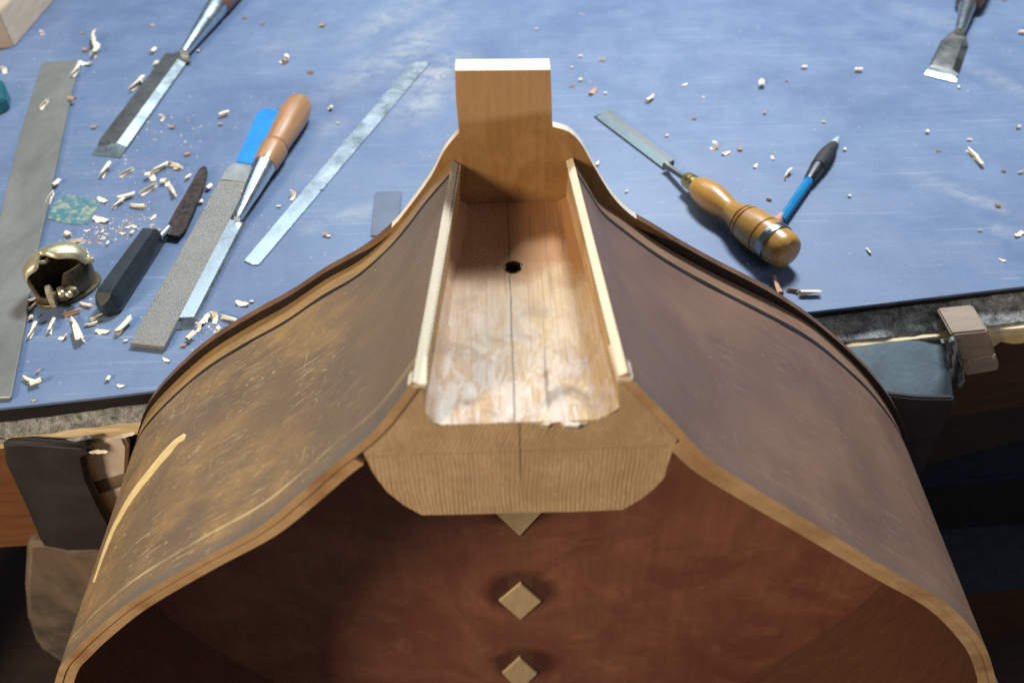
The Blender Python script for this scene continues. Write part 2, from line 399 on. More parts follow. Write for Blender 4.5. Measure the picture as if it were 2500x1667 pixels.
edge_layer('rubber_edge', (-.001, -.001), (-.003, -.003), (-.0023, -.0023), (-.0185, -.0095), M['blackedge'], .0004)
edge_layer('felt_strip', (-.002, .002), (.006, .019), (-.0187, -.0097), (-.0245, -.0225), M['felt'], .0010)
edge_layer('wood_strip', (.009, .0225), (.010, .0230), (-.0240, -.0222), (-.0315, -.0310), M['strip'], .0005, rnd=.1)
edge_layer('apron', (-.012, -.012), (-.012, -.012), (-.0320, -.0315), (-.17, -.17), M['apron'], 0, n=4, rnd=0.02)
for u in (-.62, 1.62):
    c = edge_pt(u, -.10, -.545); obj('leg', box(c, .10, .10, .745, math.atan2(ev.y, ev.x), .004), M['apron'], bench)

# ------------------------------------------------------------------ the instrument body
YB, YF = 40.4, 23.9
def xz(pts, Y):
    out = []
    for p in pts:
        v = wy(p[0], p[1], Y)/S; out.append((v.x, v.z-CAMH))
    return out
nearLp = [(1006,931),(992,950),(947,1011),(894,1069),(804,1140),(729,1207),(625,1291),(480,1371),(320,1467),(229,1540),(178,1590),(142,1636)]
nearRp = [(1533,908),(1549,929),(1577,961),(1635,1018),(1692,1080),(1750,1133),(1858,1201),(1967,1266),(2075,1331),(2184,1397),(2274,1447),(2329,1487),(2379,1541),(2412,1592),(2434,1667)]
farLp = [(1104,390),(1046,456),(1000,517),(950,575),(880,635),(791,685),(702,745),(612,795),(523,850),(456,905),(389,972),(354,1020),(330,1090)]
farRp = [(1398,385),(1428,433),(1459,483),(1515,528),(1591,582),(1668,628),(1744,668),(1821,706),(1898,745),(1974,790),(2040,845),(2110,915),(2165,990),(2200,1060),(2225,1140)]
tail = [(30.6,-54.5),(33.2,-60),(34.3,-67),(33.2,-75),(29,-84),(25,-91),(23.5,-98),(25.5,-106),(30.5,-114),(34.5,-124),(33,-131),(24,-135.3),(10,-136),(0,-136)]
tl = [(-a, b) for a, b in tail]
def curve(pts, ext): return resample(smoothprof(pts+ext, 8), 460)
NL = curve(xz(nearLp, YF), tl); NR = curve(xz(nearRp, YF), [(33.0,-59.5)]+tail[2:])
FL = curve(xz(farLp, YB), [(-30.2,-53.5)]+tl[1:]); FR = curve(xz(farRp, YB), [(33.0,-59.5)]+tail[2:])
# the same height on both edges lies on one straight line of the rib
def offset(cv, d):                            # shift a curve towards the inside
    out = []; sgn = 1 if cv[len(cv)//3][0] < 0 else -1
    for i, p in enumerate(cv):
        a = cv[max(i-1, 0)]; b = cv[min(i+1, len(cv)-1)]
        tx, tz = b[0]-a[0], b[1]-a[1]; l = math.hypot(tx, tz) or 1
        out.append((p[0]-sgn*tz/l*d, p[1]+sgn*tx/l*d))
    return out
def inside(cv, d): return offset(cv, d)
body = thing('instrument_body', 'open brown body of a large string instrument standing against the bench, neck slot cut out', 'instrument body', C(0, 32, -136))
M['ribL'] = m_rib('worn_varnish', (.180, .124, .072), (.132, .098, .068), (.37, .225, .082), (.62, .52, .31), 1.0, .9, .42, 1.0)
M['ribR'] = m_rib('dark_varnish', (.225, .132, .092), (.152, .092, .072), (.32, .19, .12), (.46, .38, .32), .38, .15, .28, .45)
M['edgewood'] = m_wood('rib_edge_wood', (.56, .37, .19), (.47, .29, .135), (60, 300, 60), .65, blot=(.30, .15, .06))
M['ribend'] = m_wood('fresh_cut_wood', (.74, .66, .50), (.66, .56, .40), (300, 20, 300), .7)
M['ribin'] = m_wood('rib_inner_wood', (.115, .045, .024), (.08, .032, .017), (40, 250, 40), .65)
M['inlay'] = m_plain('dark_inlay', (.016, .011, .010), .5)
NV = 26
def sheet(Na, Fa, y0=YF, y1=YB, nv=NV):       # grid (i along, k from front to back) of lens cm
    return [[(a[0]+(b[0]-a[0])*k/nv, y0+(y1-y0)*k/nv, a[1]+(b[1]-a[1])*k/nv) for k in range(nv+1)] for a, b in zip(Na, Fa)]
ribs = {}
def make_rib(side, Na, Fa, mat, lab):
    T = .42; n = len(Na)
    Ni, Fi = inside(Na, T), inside(Fa, T)
    go, gi = sheet(Na, Fa), sheet(Ni, Fi)
    V, F, UV, FM = [], [], [], []
    arc = [0]
    for a, b in zip(Na, Na[1:]): arc.append(arc[-1]+math.dist(a, b))
    for g in (go, gi):
        for i in range(n):
            for k in range(NV+1): V.append(C(*g[i][k])); UV.append((arc[i]*S, (YB-g[i][k][1])*S))
    m_ = NV+1; o2 = n*m_
    for i in range(n-1):
        for k in range(NV):
            F.append((i*m_+k, (i+1)*m_+k, (i+1)*m_+k+1, i*m_+k+1)); FM.append(0)
            F.append((o2+i*m_+k, o2+i*m_+k+1, o2+(i+1)*m_+k+1, o2+(i+1)*m_+k)); FM.append(2)
        F.append((i*m_, o2+i*m_, o2+(i+1)*m_, (i+1)*m_)); FM.append(1)
        F.append((i*m_+NV, (i+1)*m_+NV, o2+(i+1)*m_+NV, o2+i*m_+NV)); FM.append(2)
    for k in range(NV): F.append((k, k+1, o2+k+1, o2+k)); FM.append(3)
    rib = obj('rib', (V, F), None, body, 40, uv=UV, mats=[mat, M['edgewood'], M['ribin'], M['ribend']], fm=FM)
    rib['label'] = lab
    # lining glued inside the open edge
    i0 = next(i for i in range(n) if arc[i] > (5.6 if side == 'L' else 5.3))
    La, Lb = inside(Na, T+.02), inside(Na, T+.64)
    tf = lambda c, Y, d: [(p[0]+(q[0]-p[0])*(Y-YF)/(YB-YF), Y, p[1]+(q[1]-p[1])*(Y-YF)/(YB-YF)) for p, q in zip(inside(Na, d), inside(Fa, d))]
    q0, q1, q2, q3 = tf(0, YF+.06, T+.02), tf(0, YF+.06, T+.64), tf(0, YF+2.2, T+.45), tf(0, YF+2.2, T+.02)
    V, F = [], []
    for i in range(i0, n-1):
        sh = 1 if i > i0+2 else .5
        V += [C(*q0[i]), C(*q1[i]), C(*q2[i]), C(*q3[i])]
    k = len(V)//4
    for i in range(k-1):
        for j in range(4): F.append((i*4+j, (i+1)*4+j, (i+1)*4+(j+1) % 4, i*4+(j+1) % 4))
    F += [(0, 1, 2, 3), tuple(4*(k-1)+j for j in range(4))]
    obj('lining', (V, F), M['edgewood'], rib, 30)
    # dark inlaid line near the back
    V, F = [], []
    e = 2
    def surf(i, d):
        t = 1-d/(YB-YF)
        return Vector((Na[i][0]+(Fa[i][0]-Na[i][0])*t, YF+(YB-YF)*t, Na[i][1]+(Fa[i][1]-Na[i][1])*t))
    for i in range(n-1):
        a = Na[max(i-1, 0)]; b = Na[i+1]; tx, tz = b[0]-a[0], b[1]-a[1]; l = math.hypot(tx, tz)
        sg = 1 if side == 'L' else -1
        nrm = Vector((sg*tz/l, 0, -sg*tx/l))
        wl = (.18 if side == 'L' else .27)+.025*math.sin(i*.25)+.02*math.sin(i*.61)
        for d, h in ((1.55-wl, -.02), (1.55-wl*.6, .035), (1.55+wl*.6, .035), (1.55+wl, -.02)):
            V.append(C(*(surf(i, d)+nrm*h)))
    for i in range(n-2):
        for j in range(3): F.append((i*4+j, (i+1)*4+j, (i+1)*4+j+1, i*4+j+1))
    obj('inlay_line', (V, F), M['inlay'], rib, 60)
    ribs[side] = rib
    return rib
make_rib('L', NL, FL, M['ribL'], 'left rib with scratched orange brown varnish')
make_rib('R', NR, FR, M['ribR'], 'right rib with dark smoother varnish')

# bare-wood gash on the left rib, set on its surface
bmr = bmesh.new(); bmr.from_mesh(ribs['L'].data); bmr.transform(Matrix.Translation(parent_world(body))); tree = BVHTree.FromBMesh(bmr); bmr.free()
camp = Vector((0, 0, CAMH*S))
def on_rib(px, py):
    h = tree.ray_cast(camp, ray(px, py).normalized()); return h
gash = [(452,1060,5),(444,1070,14),(430,1080,13),(408,1105,17),(384,1133,15),(352,1172,15),(320,1215,13),(296,1256,11),(276,1294,9),(258,1338,7),(243,1380,5),(230,1420,2)]
gl, gr = [], []
for (px, py, wd) in smoothprof(gash, 3):
    a = on_rib(px-wd*.42, py-wd*.3); b = on_rib(px+wd*.42, py+wd*.3)
    if a[0] is None or b[0] is None: continue
    j = random.uniform(-.0002, .0002)
    gl.append((a[0], a[1])); gr.append((b[0]+Vector((j, j, 0)), b[1]))
V, F = [], []
for (a, na), (b, nb) in zip(gl, gr):
    na = na if na.dot(camp-a) > 0 else -na; nb = nb if nb.dot(camp-b) > 0 else -nb
    mid = (a+b)/2+(na+nb)*.0004
    V += [a-na*.0003, a+na*.00035, mid, b+nb*.00035, b-nb*.0003]
for i in range(len(gl)-1):
    for j in range(4): F.append((i*5+j, (i+1)*5+j, (i+1)*5+j+1, i*5+j+1))
M['bare'] = m_wood('bare_pale_wood', (.72, .58, .30), (.52, .38, .17), (60, 300, 60), .6)
if F: obj('bare_gash', (V, F), M['bare'], ribs['L'], 60)

# back plate and its button
CLEATZ = [C(0, 0, z).z - C(0, 0, -136).z for z in (-57.0, -71.0, -85.4)]
JOINT = 0
platL = [(1119,305),(1121,325),(1085,368),(1052,432),(994,512),(956,556),(884,614),(795,664),(706,722),(616,771),(527,825),(460,878),(393,945),(358,994),(340,1042),(317,1130)]
platR = [(1348,302),(1350,310),(1388,322),(1417,349),(1443,394),(1481,459),(1511,498),(1546,529),(1587,553),(1664,599),(1740,641),(1817,680),(1894,722),(1970,772),(2049,836),(2126,912),(2183,989),(2214,1063),(2233,1158)]
PL = xz(platL, YB+.01); PR = xz(platR, YB+.01)
def smooth_tail(p): return p[:2] + smoothprof(p[1:], 4)[1:]
PL = smooth_tail(PL + [(-31.0,-53.8)] + [(a-.8, b) for a, b in tl[1:-3]]); PR = smooth_tail(PR + [(33.8,-59.5)] + [(a+.8, b) for a, b in tail[2:-3]])
outline = PR + [(24.3,-136.0), (8,-136.6), (-8,-136.6), (-24.3,-136.0)] + PL[::-1]
M['back'] = m_back()
M['backout'] = m_plain('back_varnish', (.060, .028, .014), .4)
BTNZ = C(0, 0, -22.75).z - C(0, 0, -136).z
M['shoulder'] = m_button('back_upper_wood'); M['buttonf'] = M['shoulder']
M['paleedge'] = m_wood('pale_edge_wood', (.72, .66, .54), (.62, .54, .41), (200, 60, 200), .65)
M['plateedge'] = m_plain('plate_edge_varnish', (.13, .065, .030), .45, var=.4)
# plate: inner face split at the block so the unpainted shoulder reads apart from the inside
n = len(outline); TH = .55
V = [C(x, YB+.02, z) for x, z in outline] + [C(x, YB+.02+TH, z) for x, z in outline]
bm = bmesh.new(); vs = [bm.verts.new(v) for v in V]; bm.faces.new(vs[:n]); bm.faces.new(vs[n:][::-1])
for i in range(n): bm.faces.new((vs[i], vs[(i+1) % n], vs[n+(i+1) % n], vs[n+i]))
for zc in (-31.5, -40): bmesh.ops.bisect_plane(bm, geom=bm.verts[:]+bm.edges[:]+bm.faces[:], plane_co=C(0, 0, zc), plane_no=(0, 0, 1))
bmesh.ops.triangulate(bm, faces=[f for f in bm.faces if len(f.verts) > 4])
bm.normal_update(); bm.verts.index_update()
vf = ([v.co.copy() for v in bm.verts], [tuple(v.index for v in f.verts) for f in bm.faces]); FM = []
zs, zo = C(0, 0, -31.5).z, C(0, 0, -29.5).z
for f in bm.faces:
    c = f.calc_center_median(); ny = abs(f.normal.y)
    if ny > .9: FM.append(1 if c.y > (YB+.3)*S else (2 if c.z > zs else 0))
    else: FM.append(3 if c.z > zo else 4)
bm.free()
plate_o = obj('back_plate', vf, None, body, 30, mats=[M['back'], M['backout'], M['shoulder'], M['paleedge'], M['plateedge']], fm=FM)
for cv, out_ in ((FL, PL), (FR, PR)):
    V, F = [], []; arc = 0; ids = []
    for i, p in enumerate(cv[:-60]):
        if i: arc += math.dist(cv[i-1], p)
        if arc < 6.0: continue
        q_ = min(((a[0]+(b[0]-a[0])*t/4, a[1]+(b[1]-a[1])*t/4) for a, b in zip(out_, out_[1:]) for t in range(4) if abs(a[0]-p[0])+abs(a[1]-p[1]) < 12), key=lambda c_: math.dist(c_, p), default=None)
        if q_ is None: continue
        g = min(1, (arc-6)/3)
        V += [C(p[0], YB-.01, p[1]), C(p[0]+(q_[0]-p[0])*.93*g, YB-.01, p[1]+(q_[1]-p[1])*.93*g), C(p[0]+(q_[0]-p[0])*.95*g, YB+.02, p[1]+(q_[1]-p[1])*.95*g)]
    for i in range(len(V)//3-1):
        for k in range(2): F.append((i*3+k, (i+1)*3+k, (i+1)*3+k+1, i*3+k+1))
    obj('dark_rim', (V, F), M['inlay'], plate_o, 30)  # overhang's dark varnish, with its shade put into the near-black colour
bt = [wy(x_, y_, YB+.02) for x_, y_ in ((1111,173),(1344,171),(1347,240),(1348,302),(1119,305),(1113,240))]
Vp, Fp = prism(bt, (0, 1.25*S, 0))
FMb = []
for f in Fp:
    ps = [Vp[i] for i in f]; zz = sum(p.z for p in ps)/len(ps); nrm = (ps[1]-ps[0]).cross(ps[2]-ps[0]).normalized()
    FMb.append(1 if abs(nrm.y) < .75 else 0)
obj('button', (Vp, Fp), None, body, 30, mats=[M['buttonf'], M['paleedge']], fm=FMb)

# neck block: one section at the open front, one at the back
def lin(a, b, t): return (a[0]+(b[0]-a[0])*t, a[1]+(b[1]-a[1])*t)
def blk_side(cv, lim):
    pts = [p for p in inside(cv, .47)]
    out = [];  L = 0
    for a, b in zip(pts, pts[1:]):
        out.append(a); L += math.dist(a, b)
        if L > lim: break
    return resample(out, 16)
secs = []
for (cvL, cvR, Y, fl_, fr_, wl_, wr_) in ((NL, NR, YF+.08, (1036,1004), (1513,1000), (1029,934), (1510,914)), (FL, FR, YB-.02, (1123,489), (1383,480), (1124,391), (1387,404))):
    a = xz([wl_, fl_, fr_, wr_], Y)
    sL, sR = blk_side(cvL, 5.5), blk_side(cvR, 5.3)
    sL = resample([p for p in sL if p[0] < a[0][0]-.04], 16); sR = resample([p for p in sR if p[0] > a[3][0]+.04], 16)
    low = xz([(1628,1140),(1622,1165),(1600,1190),(1565,1218),(1520,1244),(1400,1249),(1272,1251),(1150,1255),(1030,1257),(985,1232),(945,1200),(918,1165),(906,1145)], YF+.08)
    wd = a[2][0]-a[1][0]; cr_ = .10 if Y < 30 else .07
    a = [a[0], a[1], (a[1][0]+.05*wd, -28.0), (a[2][0]-cr_*wd, -28.0), a[2], a[3]]
    sec = a + sR + low + sL[::-1]
    sec[0] = (a[0][0], min(a[0][1], sL[0][1]+.02)) ; sec[5] = (a[5][0], min(a[5][1], sR[0][1]+.02))
    secs.append((sec, Y))
JOINT = (wy(1250, 1106, YF).z - C(0, 0, -136).z)
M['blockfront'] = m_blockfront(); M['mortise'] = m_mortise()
M['blockside'] = m_wood('block_side', (.40, .26, .12), (.27, .16, .07), (200, 10, 200), .7)
K = 14; V, F, FM = [], [], []
ns = len(secs[0][0])
for k in range(K+1):
    t = k/K; Y = secs[0][1]+(secs[1][1]-secs[0][1])*t
    for p, q in zip(secs[0][0], secs[1][0]):
        x, z = lin(p, q, t); V.append(C(x, Y, z))
for k in range(K):
    for i in range(ns):
        if i in (1, 2, 3): continue                       # the slot floor is its own part
        j = (i+1) % ns
        F.append((k*ns+i, k*ns+j, (k+1)*ns+j, (k+1)*ns+i)); FM.append(1 if i in (0, 4) else (2 if i in (5, ns-1) else 3))
F.append(tuple(range(ns))); FM.append(0)
M['slotwall'] = m_wood('slot_wall_wood', (.57, .41, .22), (.40, .25, .12), (500, 16, 400), .7, blot=(.20, .11, .06))
blk = obj('neck_block', (V, F), None, body, 30, mats=[M['blockfront'], M['slotwall'], M['ribend'], M['blockside']], fm=FM)
for tb in ([(1018,872),(1043,868),(1041,938),(995,938),(999,914),(1010,895)], [(1512,836),(1486,840),(1508,924),(1546,923),(1538,885),(1529,873)]):
    obj('cheek_end', bevel(prism([wz(x, y, CAMH-25.32) for x, y in tb], (0, 0, -.0022)), .0004, 1), M['ribend'], blk, 30)
# slot floor with a torn front edge and a dowel hole
fa, fb = secs[0][0][1], secs[0][0][4]; ga, gb = secs[1][0][1], secs[1][0][4]
bm = bmesh.new()
Yf0, Yb0 = secs[0][1], secs[1][1]
hole = wz(1253, 653, 16.0); hx, hy = hole.x/S, hole.y/S
NXF, NYF = 46, 80; HR = .42
def floor_z(x, y):
    base = -28.0
    rough = .025*math.sin(x*3.1+1)*math.sin(y*.9)+.012*math.sin(x*17+y*.8)+random.uniform(-.01, .01)
    fr = max(0, 1-(y-Yf0)/2.5)
    return base+.01+rough*(.5+fr) - .10*fr*fr*(.5+.5*math.sin(x*2.3+.6))
grid = []
torn = [random.uniform(-.05, .05) for _ in range(NXF+1)]
for k in range(NYF+1):
    t = k/NYF; Y = Yf0+(Yb0-Yf0)*t; xa = fa[0]+(ga[0]-fa[0])*t; xb = fb[0]+(gb[0]-fb[0])*t; row = []
    for i in range(NXF+1):
        s = i/NXF; x = xa+(xb-xa)*s; y = Y
        if k == 0:
            y += torn[i] + (-.32 if .70 < s < .80 else (-.12 if .60 < s < .83 else 0)) + (.10 if s > .88 else 0) + .05*math.sin(s*19)
        dx, dy = x-hx, y-hy; d = math.hypot(dx, dy)
        z = floor_z(x, Y)
        zl, zr = fa[1]+(ga[1]-fa[1])*t, fb[1]+(gb[1]-fb[1])*t; cl, cr = .05+.02*t*math.sin(t*9), .10-.03*t+.012*t*math.sin(t*13)
        if s < cl: z = zl+(z-zl)*(s/cl)
        if s > 1-cr: z = zr+(z-zr)*((1-s)/cr)
        if 1e-6 < d < HR*1.5:                       # gather the mesh round the hole
            r = HR + (d/(HR*1.5))*(HR*.5); x, y = hx+dx/d*r, hy+dy/d*r
        row.append((C(x, y, z), d < HR*.55))
    grid.append(row)
V = [p for row in grid for p, _ in row]; F = []; w_ = NXF+1
for k in range(NYF):
    for i in range(NXF):
        ids = (k*w_+i, k*w_+i+1, (k+1)*w_+i+1, (k+1)*w_+i)
        q = sum((V[a] for a in ids), Vector())/4
        c = math.hypot(q.x/S-hx, q.y/S-hy)
        if c < HR*.97: continue
        F.append(ids)
nb = len(V)                                        # turned-down front lip
for i in range(w_): V.append(V[i]+Vector((0, .0012, -.0035)))
for i in range(NXF): F.append((i, i+1, nb+i+1, nb+i))
nb = len(V); zc = floor_z(hx, hy)
for r, dz in ((HR*1.12, .06), (HR*.98, -.10), (HR*.9, -3.0)):
    for i in range(28): a = 2*math.pi*i/28; V.append(C(hx+r*math.cos(a)*(1+.05*math.sin(5*a)), hy+r*math.sin(a), zc+dz))
hf = []
for k in range(2):
    for i in range(28): hf.append((nb+k*28+i, nb+k*28+(i+1) % 28, nb+(k+1)*28+(i+1) % 28, nb+(k+1)*28+i))
hf.append(tuple(nb+56+i for i in range(28)))
M['hole'] = m_plain('hole_shade_wood', (.020, .012, .008), .8)  # near-black: the hole's inner shade is put into its colour
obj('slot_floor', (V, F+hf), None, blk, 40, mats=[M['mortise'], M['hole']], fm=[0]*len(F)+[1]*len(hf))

# diamond cleats along the centre joint
M['cleat'] = m_wood('cleat_wood', (.66, .51, .30), (.56, .42, .235), (300, 300, 40), .7)
for tp in (((1267,1195),(1327,1247),(1269,1309),(1209,1252)), ((1271,1425),(1322,1468),(1271,1513),(1219,1468)), ((1269,1606),(1312,1644),(1269,1687),(1227,1644))):
    top = [wy(a, b, YB-.25) for a, b in tp]
    ctr = sum(top, Vector())/4
    low = [ctr+(p-ctr)*1.05+Vector((0, .25*S, 0)) for p in top]
    V = top+low; F = [(0, 1, 2, 3), (7, 6, 5, 4)]+[(i, (i+1) % 4, 4+(i+1) % 4, 4+i) for i in range(4)]
    obj('cleat', bevel((V, F), .0006, 1), M['cleat'], body, 30)

# ------------------------------------------------------------------ vise pieces at the bench front
M['leather'] = m_leather('dark_leather', (.034, .031, .032), 260); M['leatherb'] = m_leather('grey_blue_leather', (.15, .20, .235), 200)
M['visewood'] = m_wood('vise_wood', (.21, .155, .105), (.14, .10, .070), (60, 60, 10), .7, blot=(.055, .050, .050))
M['palewood'] = m_wood('pale_block_wood', (.62, .54, .46), (.48, .40, .33), (80, 80, 80), .8)
M['redwood'] = m_wood('red_brown_wood', (.20, .085, .030), (.13, .050, .020), (14, 120, 120), .55)
def slab(pix, Y, depth, bev=.002): return bevel(prism([wy(x, y, Y) for x, y in pix], (0, depth*S, 0)), bev, 3)
vl = thing('vise_jaw', 'dark leather covered vise jaw with rounded wood below, left of the body', 'vise', wy(160, 1500, 37.6))
obj('leather_cover', slab([(3,1084),(60,1080),(215,1092),(228,1112),(205,1120),(215,1170),(245,1235),(275,1290),(262,1345),(170,1348),(100,1334),(60,1240),(12,1140)], 39.0, .8, .003), M['leather'], vl, 50)
# curled-over fuzzy top lip of the leather
pts = [wy(x, y, 39.6) for x, y in ((-10,1079),(0,1076),(40,1080),(90,1084),(140,1080),(190,1072),(222,1066))]
lv = [lathe(a, b, [(0, .0016), (1, .0016)], 10)[:2] for a, b in zip(pts, pts[1:])]
obj('leather_lip', join(*lv), M['felt'], vl, 60)
obj('wood_jaw', slab([(60,1330),(108,1332),(176,1346),(272,1340),(262,1440),(240,1560),(200,1625),(140,1618),(85,1580),(62,1520),(55,1440)], 39.2, 2.4, .006), M['visewood'], vl, 50)
pb = thing('packing_block', 'pale worn wooden packing block between the left vise jaw and the body', 'wood block', wy(255, 1180, 39))
obj('block', slab([(215,1078),(300,1068),(312,1092),(308,1180),(285,1295),(272,1300),(240,1225),(208,1165),(204,1125)], 40.2, .8, .002), M['palewood'], pb, 50)
obj('dark_band', slab([(226,1180),(306,1155),(306,1185),(232,1210)], 40.12, .4, .0005), M['visewood'], pb, 50)
bl = thing('under_board', 'red brown wooden board beneath the bench edge at far left', 'board', wy(0, 1250, 41))
obj('board', slab([(-200,1090),(110,1090),(110,1332),(-200,1350)], 40.6, 1.6), M['redwood'], bl, 30)

vr = thing('padded_vise_jaw', 'grey blue padded vise jaw behind the right rib, beside the pale block', 'vise', C(30, 44, -60))
prof = [(0, -47.0), (.3, -46.3)]+[(.5+4.9*k/17, -46.3-3.0*(k/17)**1.25+(.07 if k % 2 else -.05)) for k in range(18)]+[(5.45, -49.9), (5.2, -50.4)]
def pad(x0, x1, yb, sl=.12, n=18):
    V, F = [], []
    for i in range(n+1):
        t = i/n; x = x0+(x1-x0)*t; sg = .25*math.sin(t*5)+.2*math.sin(t*11)
        for (d, z) in prof: V.append(C(x, yb+sl*(x-x0)-d*(1+.05*sg), z+sg*.5))
        V.append(C(x, yb+sl*(x-x0), -50.4))
    k = len(prof)+1
    for i in range(n):
        for j in range(k): F.append((i*k+j, (i+1)*k+j, (i+1)*k+(j+1) % k, i*k+(j+1) % k))
    F += [tuple(range(k)), tuple(n*k+j for j in range(k))]
    return V, F
obj('pad', pad(22, 33.5, 46.3), M['leatherb'], vr, 50)
obj('leather_skirt', slab([(2060,935),(2150,962),(2240,972),(2330,973),(2338,990),(2290,1070),(2245,1170),(2180,1230),(2100,1180),(2040,1000)], 41.6, .5, .0015), M['leather'], vr, 50)
pk = thing('wooden_stop', 'pinkish pale wooden block with a groove under the bench edge at right', 'wood block', wy(2380, 860, 47))
M['pinkwood'] = m_wood('pinkish_wood', (.33, .255, .195), (.26, .20, .15), (60, 200, 200), .75)
obj('block', slab([(2322,815),(2412,806),(2432,865),(2345,884)], 45.6, 3.0, .0015), M['pinkwood'], pk, 40)
obj('lower_lip', slab([(2346,886),(2432,867),(2443,896),(2438,906),(2356,920),(2346,905)], 45.3, 3.2, .002), M['pinkwood'], pk, 40)
st = thing('rag', 'crumpled grey felt scrap hanging between the padded jaw and pale block', 'rag', wy(2335, 900, 45.4))
V, F = [], []
rp = [(2300,838,2332,830),(2312,868,2340,858),(2318,900,2352,896),(2322,925,2356,930),(2330,942,2346,948)]
for i, (a, b, c_, d) in enumerate(rp):
    for j in range(6):
        t = j/5; V.append(wy(a+(c_-a)*t, b+(d-b)*t, 44.8+.35*math.sin(i*2.1+j*1.3)))
nV = len(V); V += [v+Vector((0, .004, 0)) for v in V]
for i in range(4):
    for j in range(5):
        q = (i*6+j, i*6+j+1, (i+1)*6+j+1, (i+1)*6+j); F += [q, tuple(nV+a for a in q[::-1])]
per = [j for j in range(6)]+[i*6+5 for i in range(1, 5)]+[24+j for j in range(4, -1, -1)]+[i*6 for i in range(3, 0, -1)]
for a, b in zip(per, per[1:]+per[:1]): F.append((a, b, nV+b, nV+a))
obj('cloth', (V, F), M['felt'], st, 60)
# splintered yellow wood under the strip
sp = thing('split_wood', 'splintered yellow wood broken from the bench strip above the padded jaw', 'splinter', edge_pt(.83, 0, -.05))
V, F = [], []
for i in range(26):
    u = .655+.235*i/25; k = 1-abs(i/25-.62)*1.5; k = max(.15, k)
    z0 = -.0314; d = .009*k*(1+.4*math.sin(i*2.3)+.2*random.random())
    V += [edge_pt(u, -.01, z0), edge_pt(u, .0215+.002*math.sin(i*1.9), z0), edge_pt(u, .023+.002*math.sin(i*2.9), z0-d), edge_pt(u, -.01, z0-d*1.1)]
for i in range(25):
    for j in range(4): F.append((i*4+j, (i+1)*4+j, (i+1)*4+(j+1) % 4, i*4+(j+1) % 4))
F += [(0, 1, 2, 3), (100, 101, 102, 103)]
M['split'] = m_wood('split_yellow_wood', (.66, .52, .25), (.45, .32, .14), (40, 200, 200), .75)
obj('splinters', (V, F), M['split'], sp, 25)
# dim things on the floor below the bench at right
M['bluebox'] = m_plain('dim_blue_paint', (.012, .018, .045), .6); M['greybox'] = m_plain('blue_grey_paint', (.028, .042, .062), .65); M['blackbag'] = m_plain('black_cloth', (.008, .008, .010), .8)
b1 = thing('blue_chest', 'low dark chest with a dim blue lid in the shade under the bench at right', 'chest', wz(2400, 1110, -136+CAMH))
def lidded(px4, h, lid, side, th, par, na, nb):
    q = [wz(x, y, h) for x, y in px4]
    obj(nb, bevel(prism(q, (0, 0, -th)), .003, 2), lid, par)
    c = sum(q, Vector())/4; q2 = [c+(p-c)*.97-Vector((0, 0, th+.0005)) for p in q]
    obj(na, prism(q2, (0, 0, -(q2[0].z+.919))), side, par, 0)
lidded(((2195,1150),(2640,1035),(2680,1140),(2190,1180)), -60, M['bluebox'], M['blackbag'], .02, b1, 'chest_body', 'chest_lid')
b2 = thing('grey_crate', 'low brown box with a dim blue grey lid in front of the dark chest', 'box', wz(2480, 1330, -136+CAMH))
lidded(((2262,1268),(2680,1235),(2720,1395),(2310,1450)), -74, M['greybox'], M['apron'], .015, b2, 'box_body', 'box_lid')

# ------------------------------------------------------------------ tools on the bench
M['steel'] = m_steel('bright_steel', (.62, .72, .78), .28); M['oldsteel'] = m_steel('dull_steel', (.24, .245, .24), .42, .3)
M['rulesteel'] = m_steel('rule_steel', (.66, .78, .86), .30, .15); M['stripsteel'] = m_steel('strip_steel', (.25, .26, .245), .46, .25, (25, 12, 25), metal=.45)
M['filesteel'] = m_steel('file_teeth', (.33, .33, .31), .5, .2, (30, 30, 30), .35, metal=.6); M['fileplain'] = m_steel('file_shoulder', (.42, .44, .43), .45, .2)
M['bluepaint'] = m_plain('blue_paint', (.008, .22, .62), .42, var=.12, scale=90)
M['bluestick'] = m_plain('blue_lacquer', (.006, .20, .45), .35, var=.15)
M['handle'] = m_wood('handle_ash', (.42, .225, .105), (.31, .150, .065), (18, 260, 1), .38, .1, 'UV', coat=.3)
M['handle2'] = m_wood('handle_box', (.50, .275, .060), (.40, .19, .035), (18, 240, 1), .35, .1, 'UV', coat=.4)
M['handle3'] = m_wood('handle_dark', (.17, .085, .045), (.11, .055, .03), (18, 240, 1), .4, .1, 'UV')
M['blackplastic'] = m_plain('black_plastic', (.012, .020, .026), .38, var=.3)
M['rust'] = m_plain('rusted_blade', (.050, .036, .032), .45, .5, .7, 220, .4)
M['brass'] = m_steel('brass', (.66, .60, .40), .34, .2, (60, 60, 60), metal=.75); M['brassshade'] = m_steel('shaded_brass', (.20, .16, .10), .45, .5, (90, 90, 90), metal=.7)  # darker brass copy: shade on the plane's body put into the colour
M['ferrule'] = m_steel('yellow_brass', (.62, .50, .17), .3, .2); M['darkring'] = m_steel('steel_ring', (.35, .38, .38), .25, .3)
M['slate'] = m_plain('grey_slip', (.105, .135, .20), .5, var=.12, scale=40); M['patch'] = m_patch()
M['holeblk'] = m_plain('hole_shadow', (.02, .025, .04), .8)

